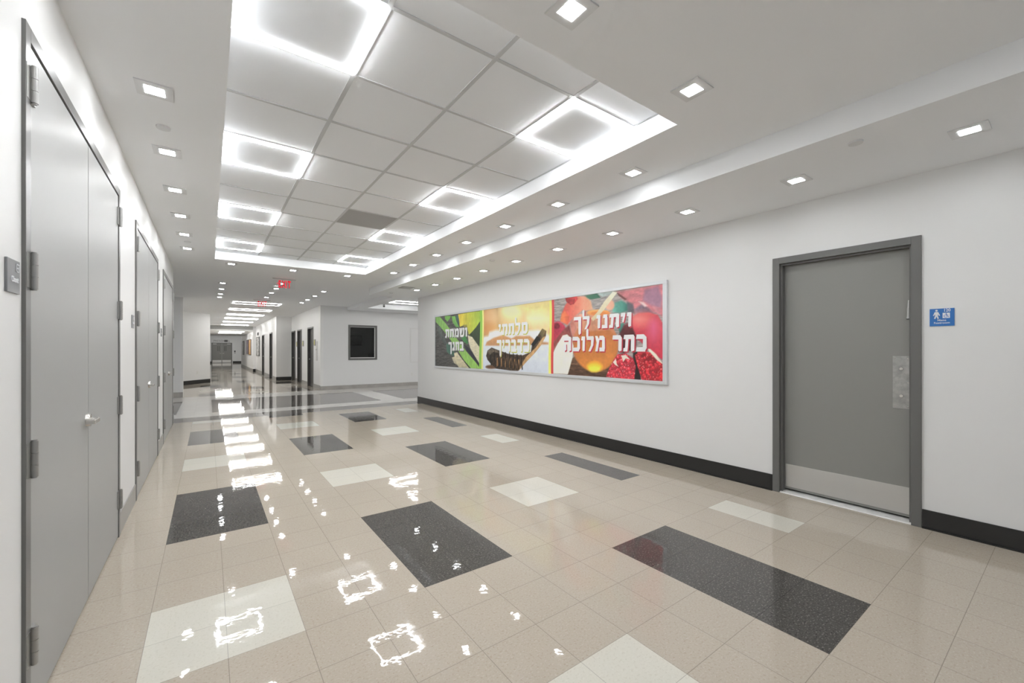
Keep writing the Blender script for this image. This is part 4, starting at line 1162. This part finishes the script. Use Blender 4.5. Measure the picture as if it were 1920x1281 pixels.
for loc, lab in (((14.47, 42.0, ZR), 'tiny black dome camera at the left edge of the side corridor tray'),
                 ((15.0, 34.0, ZR), 'tiny black dome camera by the wall corner over the side corridor')):
    o = thing('dome_camera', lab, 'camera', loc, 'black dome cameras')
    q = MB()
    q.cyl((0, 0, -0.04), (0, 0, -0.001), 0.15, 0.15, 20)
    q.build('mount', M['plate'], o)
    q = MB()
    q.sphere((0, 0, -0.04), 0.12, 1.2)
    q.build('dome', M['black'], o)

# exit signs
def exit_sign(loc, label, arrow):
    o = thing('exit_sign', label, 'exit sign', loc, 'red exit signs')
    q_ = MB()
    q_.box(-0.72, 0.72, -0.09, 0.09, -0.045, -0.001, 0, 0.008)
    q_.build('housing', M['grid'], o)
    q_ = MB()
    q_.box(-0.66, 0.66, -0.012, 0.012, -0.66, -0.046)
    pn = q_.build('clear_panel', M['acrylic'], o)
    for n_, ch in enumerate('EXIT'):
        text_mesh('letter', ch, 0.66, M['exit_red'], pn, ((-0.29, -0.045, 0.125, 0.295)[n_], -0.018, -0.60), (1, 0, 0), (0, 0, 1), 0.03, 0.45)
    if arrow:
        m_ = MB()
        fn = lambda u, v, d_: (u, -0.014 - d_, v)
        m_.prism([(-0.47, -0.34), (-0.38, -0.27), (-0.38, -0.31), (-0.42, -0.34), (-0.38, -0.37), (-0.38, -0.41)], fn, 0.004)
        m_.build('arrow', M['exit_red'], pn)
    return o
exit_sign((4.24, 32.45, ZC), 'nearer red exit sign with a left arrow hanging past the tray', True)
exit_sign((4.24, 47.4, ZC), 'farther red exit sign hanging before the corridor lights', False)

# ------------------------------------------------------------------ office window
win = struct_empty('window_1', ((WX0 + WX1) / 2, YH, 0), 'dark office window with a grey frame')
hw = (WX1 - WX0) / 2
q = MB()
fw = 0.2
q.box(-hw, hw, -0.06, 0.3, WZ1 - fw, WZ1, 0, 0.01)
q.box(-hw, hw, -0.06, 0.3, WZ0, WZ0 + fw, 0, 0.01)
q.box(-hw, -hw + fw, -0.06, 0.3, WZ0 + fw, WZ1 - fw, 0, 0.01)
q.box(hw - fw, hw, -0.06, 0.3, WZ0 + fw, WZ1 - fw, 0, 0.01)
q.build('window_frame', M['frame_grey'], win)
q = MB()
e = 0.09
zi0, zi1, hi = WZ0 + fw, WZ1 - fw, hw - fw
q.box(-hi, hi, 0.05, 0.2, zi0 + 0.001, zi0 + e)
q.box(-hi, hi, 0.05, 0.2, zi1 - e * 0.6, zi1 - 0.001)
q.box(hi - e, hi - 0.001, 0.05, 0.2, zi0 + e, zi1 - e * 0.6)
q.box(-hi + 0.001, -hi + 0.03, 0.05, 0.2, zi0 + e, zi1 - e * 0.6)
q.build('glazing_bead', M['whitebar'], win)
q = MB()
q.box(-hi + 0.03, hi - e, 0.11, 0.13, zi0 + e, zi1 - e * 0.6)
q.build('pane', M['glass'], win)
q = MB()
q.box(11, 22, 58.0, 58.3, 0, 9)
q.box(10.7, 11, YH + 0.4, 58.3, 0, 9)
q.box(22, 22.3, YH + 0.4, 58.3, 0, 9)
q.box(10.7, 22.3, YH + 0.4, 58.3, 9, 9.3)
q.box(10.7, 22.3, YH + 0.4, 58.3, -0.3, 0)
struct(q.build('wall_office', M['room_wall']), 'dim office behind the window')
tv = thing('wall_screen', 'black screen on the office wall behind the dark window', 'television', (16.0, 58.0, 5.7))
q = MB()
q.box(-0.95, 0.95, -0.16, -0.05, -0.68, 0.68, 0, 0.02)
q.box(-0.3, 0.3, -0.05, -0.001, -0.3, 0.3)
q.build('casing', M['black'], tv)
q = MB()
q.box(-0.9, 0.9, -0.166, -0.161, -0.63, 0.63)
q.build('screen', M['screen'], tv)
so = thing('office_chair', 'dark chair back inside the office behind the window', 'chair', (18.3, 56.3, 0))
q = MB()
q.box(-0.8, 0.8, -0.7, 0.7, 1.3, 1.6, 0, 0.08)
q.build('seat', M['sofa'], so)
q = MB()
q.box(-0.8, 0.8, 0.6, 0.8, 1.7, 3.9, 0, 0.08)
q.build('backrest', M['sofa'], so)
q = MB()
q.cyl((0, 0, 0.1), (0, 0, 1.3), 0.1, 0.1, 12)
for k in range(5):
    a = k * 2 * math.pi / 5
    q.cyl((0, 0, 0.15), (0.85 * math.cos(a), 0.85 * math.sin(a), 0.06), 0.06, 0.05, 8)
q.build('pedestal', M['black'], so)

# pale board and outlets
wb = thing('wall_board', 'pale framed board on the wall right of the office window', 'board', (22.1, YH, 5.0))
q = MB()
z0, z1, x0, x1 = -2.15, 2.15, -1.9, 1.9
q.box(x0, x1, -0.09, -0.001, z1 - 0.12, z1)
q.box(x0, x1, -0.09, -0.001, z0, z0 + 0.12)
q.box(x0, x0 + 0.12, -0.09, -0.001, z0 + 0.12, z1 - 0.12)
q.box(x1 - 0.12, x1, -0.09, -0.001, z0 + 0.12, z1 - 0.12)
q.build('frame', M['whitebar'], wb)
q = MB()
q.box(x0 + 0.12, x1 - 0.12, -0.05, -0.002, z0 + 0.12, z1 - 0.12)
q.build('panel', M['wall'], wb)

def outlet(loc, rz, label):
    o = thing('wall_outlet', label, 'outlet', loc, 'white wall outlets')
    o.rotation_euler = (0, 0, rz)
    q_ = MB()
    q_.box(-0.115, 0.115, -0.02, -0.001, -0.19, 0.19, 0, 0.006)
    q_.build('cover_plate', M['plate'], o)
    for zz in (-0.075, 0.075):
        q_ = MB()
        q_.box(-0.055, 0.055, -0.028, -0.0205, zz - 0.05, zz + 0.05, 0, 0.003)
        q_.build('socket', M['whitebar'], o)
    return o
outlet((20.45, YH, 1.42), 0, 'small white outlet low on the wall below the pale board')
ang = math.atan2(pb[1] - pa[1], pb[0] - pa[0])
tt = 0.52
outlet((pa[0] + (pb[0] - pa[0]) * tt, pa[1] + (pb[1] - pa[1]) * tt, 1.45), ang, 'small white outlet low on the slanting wall at the left')

# ------------------------------------------------------------------ corridor doors, signs and posters
names = ['first dark door on the right of the far corridor', 'second dark door on the right of the far corridor',
         'third dark door on the right of the far corridor', 'fourth dark door on the right of the far corridor',
         'fifth dark door on the right of the far corridor']
for k, (X, a, e) in enumerate(hall_doors):
    d_ = struct_empty('door_%d' % (5 + k), (X, (a + e) / 2, 0), names[k])
    h_ = (e - a) / 2
    q = MB()
    q.box(-0.05, 0.42, -h_, -h_ + 0.17, 0, 7.15)
    q.box(-0.05, 0.42, h_ - 0.17, h_, 0, 7.15)
    q.box(-0.05, 0.42, -h_ + 0.17, h_ - 0.17, 6.98, 7.15)
    q.build('door_frame', M['hall_frame'], d_)
    q = MB()
    q.box(0.2, 0.34, -h_ + 0.18, h_ - 0.18, 0.03, 6.97)
    lf = q.build('door_leaf', M['dark'], d_)
    q = MB()
    yk = h_ - 0.45
    q.cyl((0.2, yk, 3.3), (0.1, yk, 3.3), 0.1, 0.09, 20)
    q.box(0.04, 0.1, yk - 0.33, yk + 0.04, 3.26, 3.34)
    q.build('lever_handle', M['hinge'], lf)
for (X, y_, z_, lab) in ((S1, 63.95, 5.23, 'yellow room sign beside the third corridor door'), (S1, 59.35, 5.25, 'yellow room sign beside the second corridor door'),
                        (S1, 52.02, 5.27, 'yellow room sign beside the first corridor door')):
    o = thing('door_sign', lab, 'sign', (X, y_, z_), 'yellow room signs in the corridor')
    q = MB()
    q.box(-0.08, -0.001, -0.36, 0.36, -0.36, 0.36)
    q.build('holder', M['hinge'], o)
    q = MB()
    q.box(-0.087, -0.081, -0.27, 0.27, -0.26, 0.26)
    q.build('insert', M['yellow'], o)
o = thing('door_sign', 'small pale room sign between the fourth and fifth corridor doors', 'sign', (S2, 84.3, 5.25))
q = MB()
q.box(-0.05, -0.001, -0.4, 0.4, -0.36, 0.36)
q.build('holder', M['hinge'], o)
q = MB()
q.box(-0.057, -0.051, -0.32, 0.32, -0.28, 0.28)
q.build('insert', M['plate'], o)
o = thing('fire_hose_cabinet', 'narrow steel wall panel near the corridor corner', 'wall panel', (S1, 51.08, 4.2))
q = MB()
q.box(-0.05, -0.001, -0.36, 0.36, -1.0, 1.2, 0, 0.01)
q.build('cover', M['steel'], o)
q = MB()
q.box(-0.09, -0.051, -0.1, 0.1, 0.15, 0.35)
q.build('latch', M['nickel'], o)

def poster(loc, hy_, hz_, m_, label, name='poster'):
    o_ = thing(name, label, 'poster', loc, 'framed posters down the corridor')
    q_ = MB()
    q_.box(-0.10, -0.001, -hy_, hy_, hz_ - 0.14, hz_)
    q_.box(-0.10, -0.001, -hy_, hy_, -hz_, -hz_ + 0.14)
    q_.box(-0.10, -0.001, -hy_, -hy_ + 0.14, -hz_ + 0.14, hz_ - 0.14)
    q_.box(-0.10, -0.001, hy_ - 0.14, hy_, -hz_ + 0.14, hz_ - 0.14)
    q_.build('frame', M['base_black'], o_)
    q_ = MB()
    q_.box(-0.07, -0.002, -hy_ + 0.14, hy_ - 0.14, -hz_ + 0.14, hz_ - 0.14)
    q_.build('print', m_, o_)
poster((S2, 96.0, 5.13), 3.0, 1.87, M['bw_poster'], 'black and white framed poster beside the fifth corridor door')
poster((S3, 109.0, 5.05), 3.0, 1.75, M['orange'], 'orange framed poster far down the corridor')
poster((S3, 115.9, 5.15), 2.6, 1.68, M['purple'], 'dark purple framed poster beyond the orange poster')
poster((S3, 130.5, 5.0), 2.6, 1.8, M['bw_poster'], 'grey framed poster farthest down the corridor wall')
o = thing('wall_speaker', 'small black speaker high on the corridor wall above the black and white poster', 'speaker', (S2, 95.6, 7.6))
q = MB()
q.box(-0.16, -0.001, -0.4, 0.4, -0.28, 0.28, 0, 0.02)
q.build('housing', M['black'], o)
q = MB()
q.cyl((-0.17, 0, 0), (-0.161, 0, 0), 0.2, 0.2, 20)
q.build('grille', M['hinge'], o)

# far double door
dd = struct_empty('door_10', (3.8, 176.0, 0), 'grey double door at the far end of the corridor')
q = MB()
q.box(-2.93, -2.76, -0.12, -0.001, 0, 7.0)
q.box(2.76, 2.93, -0.12, -0.001, 0, 7.0)
q.box(-2.76, 2.76, -0.12, -0.001, 6.83, 7.0)
q.build('door_frame', M['frame_grey'], dd)
for s in (-1, 1):
    q = MB()
    a, e = (-2.75, -0.02) if s < 0 else (0.02, 2.75)
    q.box(a, e, -0.09, -0.002, 0.05, 6.82)
    lf = q.build('door_leaf', M['door_grey'], dd)
    q = MB()
    q.box(a + 0.1, e - 0.1, -0.105, -0.091, 0.1, 1.0)
    q.build('kick_plate', M['steel_painted_sheen'], lf)
    for off_ in (0.75, 1.18):
        q = MB()
        q.box(s * off_ - 0.12, s * off_ + 0.12, -0.1, -0.091, 4.1, 5.85)
        q.build('narrow_window', M['frame_grey'], lf)
    q = MB()
    q.box(s * 2.0 - 0.5, s * 2.0 + 0.5, -0.35, -0.091, 6.45, 6.68, 0, 0.03)
    q.build('door_closer', M['whitebar'], lf)
    q = MB()
    q.cyl((s * 0.3, -0.091, 3.3), (s * 0.3, -0.25, 3.3), 0.13, 0.11, 20)
    q.box(min(s * 0.26, s * 0.7), max(s * 0.26, s * 0.7), -0.3, -0.25, 3.25, 3.35)
    q.build('lever_handle', M['nickel'], lf)
o = thing('wall_lettering', 'grey capital letters on the wall above the far double door', 'sign', (3.9, 176.0, 7.3))
for ch, x_ in zip('PRESCH', (-2.25, -1.75, -1.22, -0.7, -0.2, 0.32)):
    text_mesh('letter', ch, 0.95, M['grey_letters'], o, (x_, -0.03, 0.0), (1, 0, 0), (0, 0, 1), 0.02, 0.75, depth=0.025)
for x_ in (0.88, 1.3):
    q = MB()
    q.cyl((x_, -0.002, 0.28), (x_, -0.05, 0.28), 0.33, 0.33, 20)
    for k in range(4):
        q.box(x_ - 0.24 + 0.14 * k, x_ - 0.15 + 0.14 * k, -0.05, -0.002, 0.5, 0.74)
    q.build('letter', M['frame_grey'], o)
text_mesh('letter', 'L', 0.95, M['grey_letters'], o, (1.95, -0.03, 0.0), (1, 0, 0), (0, 0, 1), 0.02, 0.75, depth=0.025)
o = thing('emergency_light', 'white twin-head emergency light above the far door lettering', 'emergency light', (3.4, 176.0, 8.75))
q = MB()
q.box(-0.5, 0.5, -0.3, -0.001, -0.2, 0.2, 0, 0.03)
q.build('housing', M['plate'], o)
for s in (-1, 1):
    q = MB()
    q.cyl((s * 0.45, -0.25, 0.3), (s * 0.5, -0.5, 0.25), 0.16, 0.22, 20)
    q.build('lamp_head', M['plate'], o)
o = thing('pull_station', 'small dark wall device right of the far double door', 'wall device', (7.55, 176.0, 3.75))
q = MB()
q.box(-0.2, 0.2, -0.15, -0.001, 0.05, 0.5, 0, 0.02)
q.build('housing', M['black'], o)
q = MB()
q.box(-0.16, 0.16, -0.12, -0.001, -0.5, -0.05, 0, 0.02)
q.build('handle', M['hinge'], o)
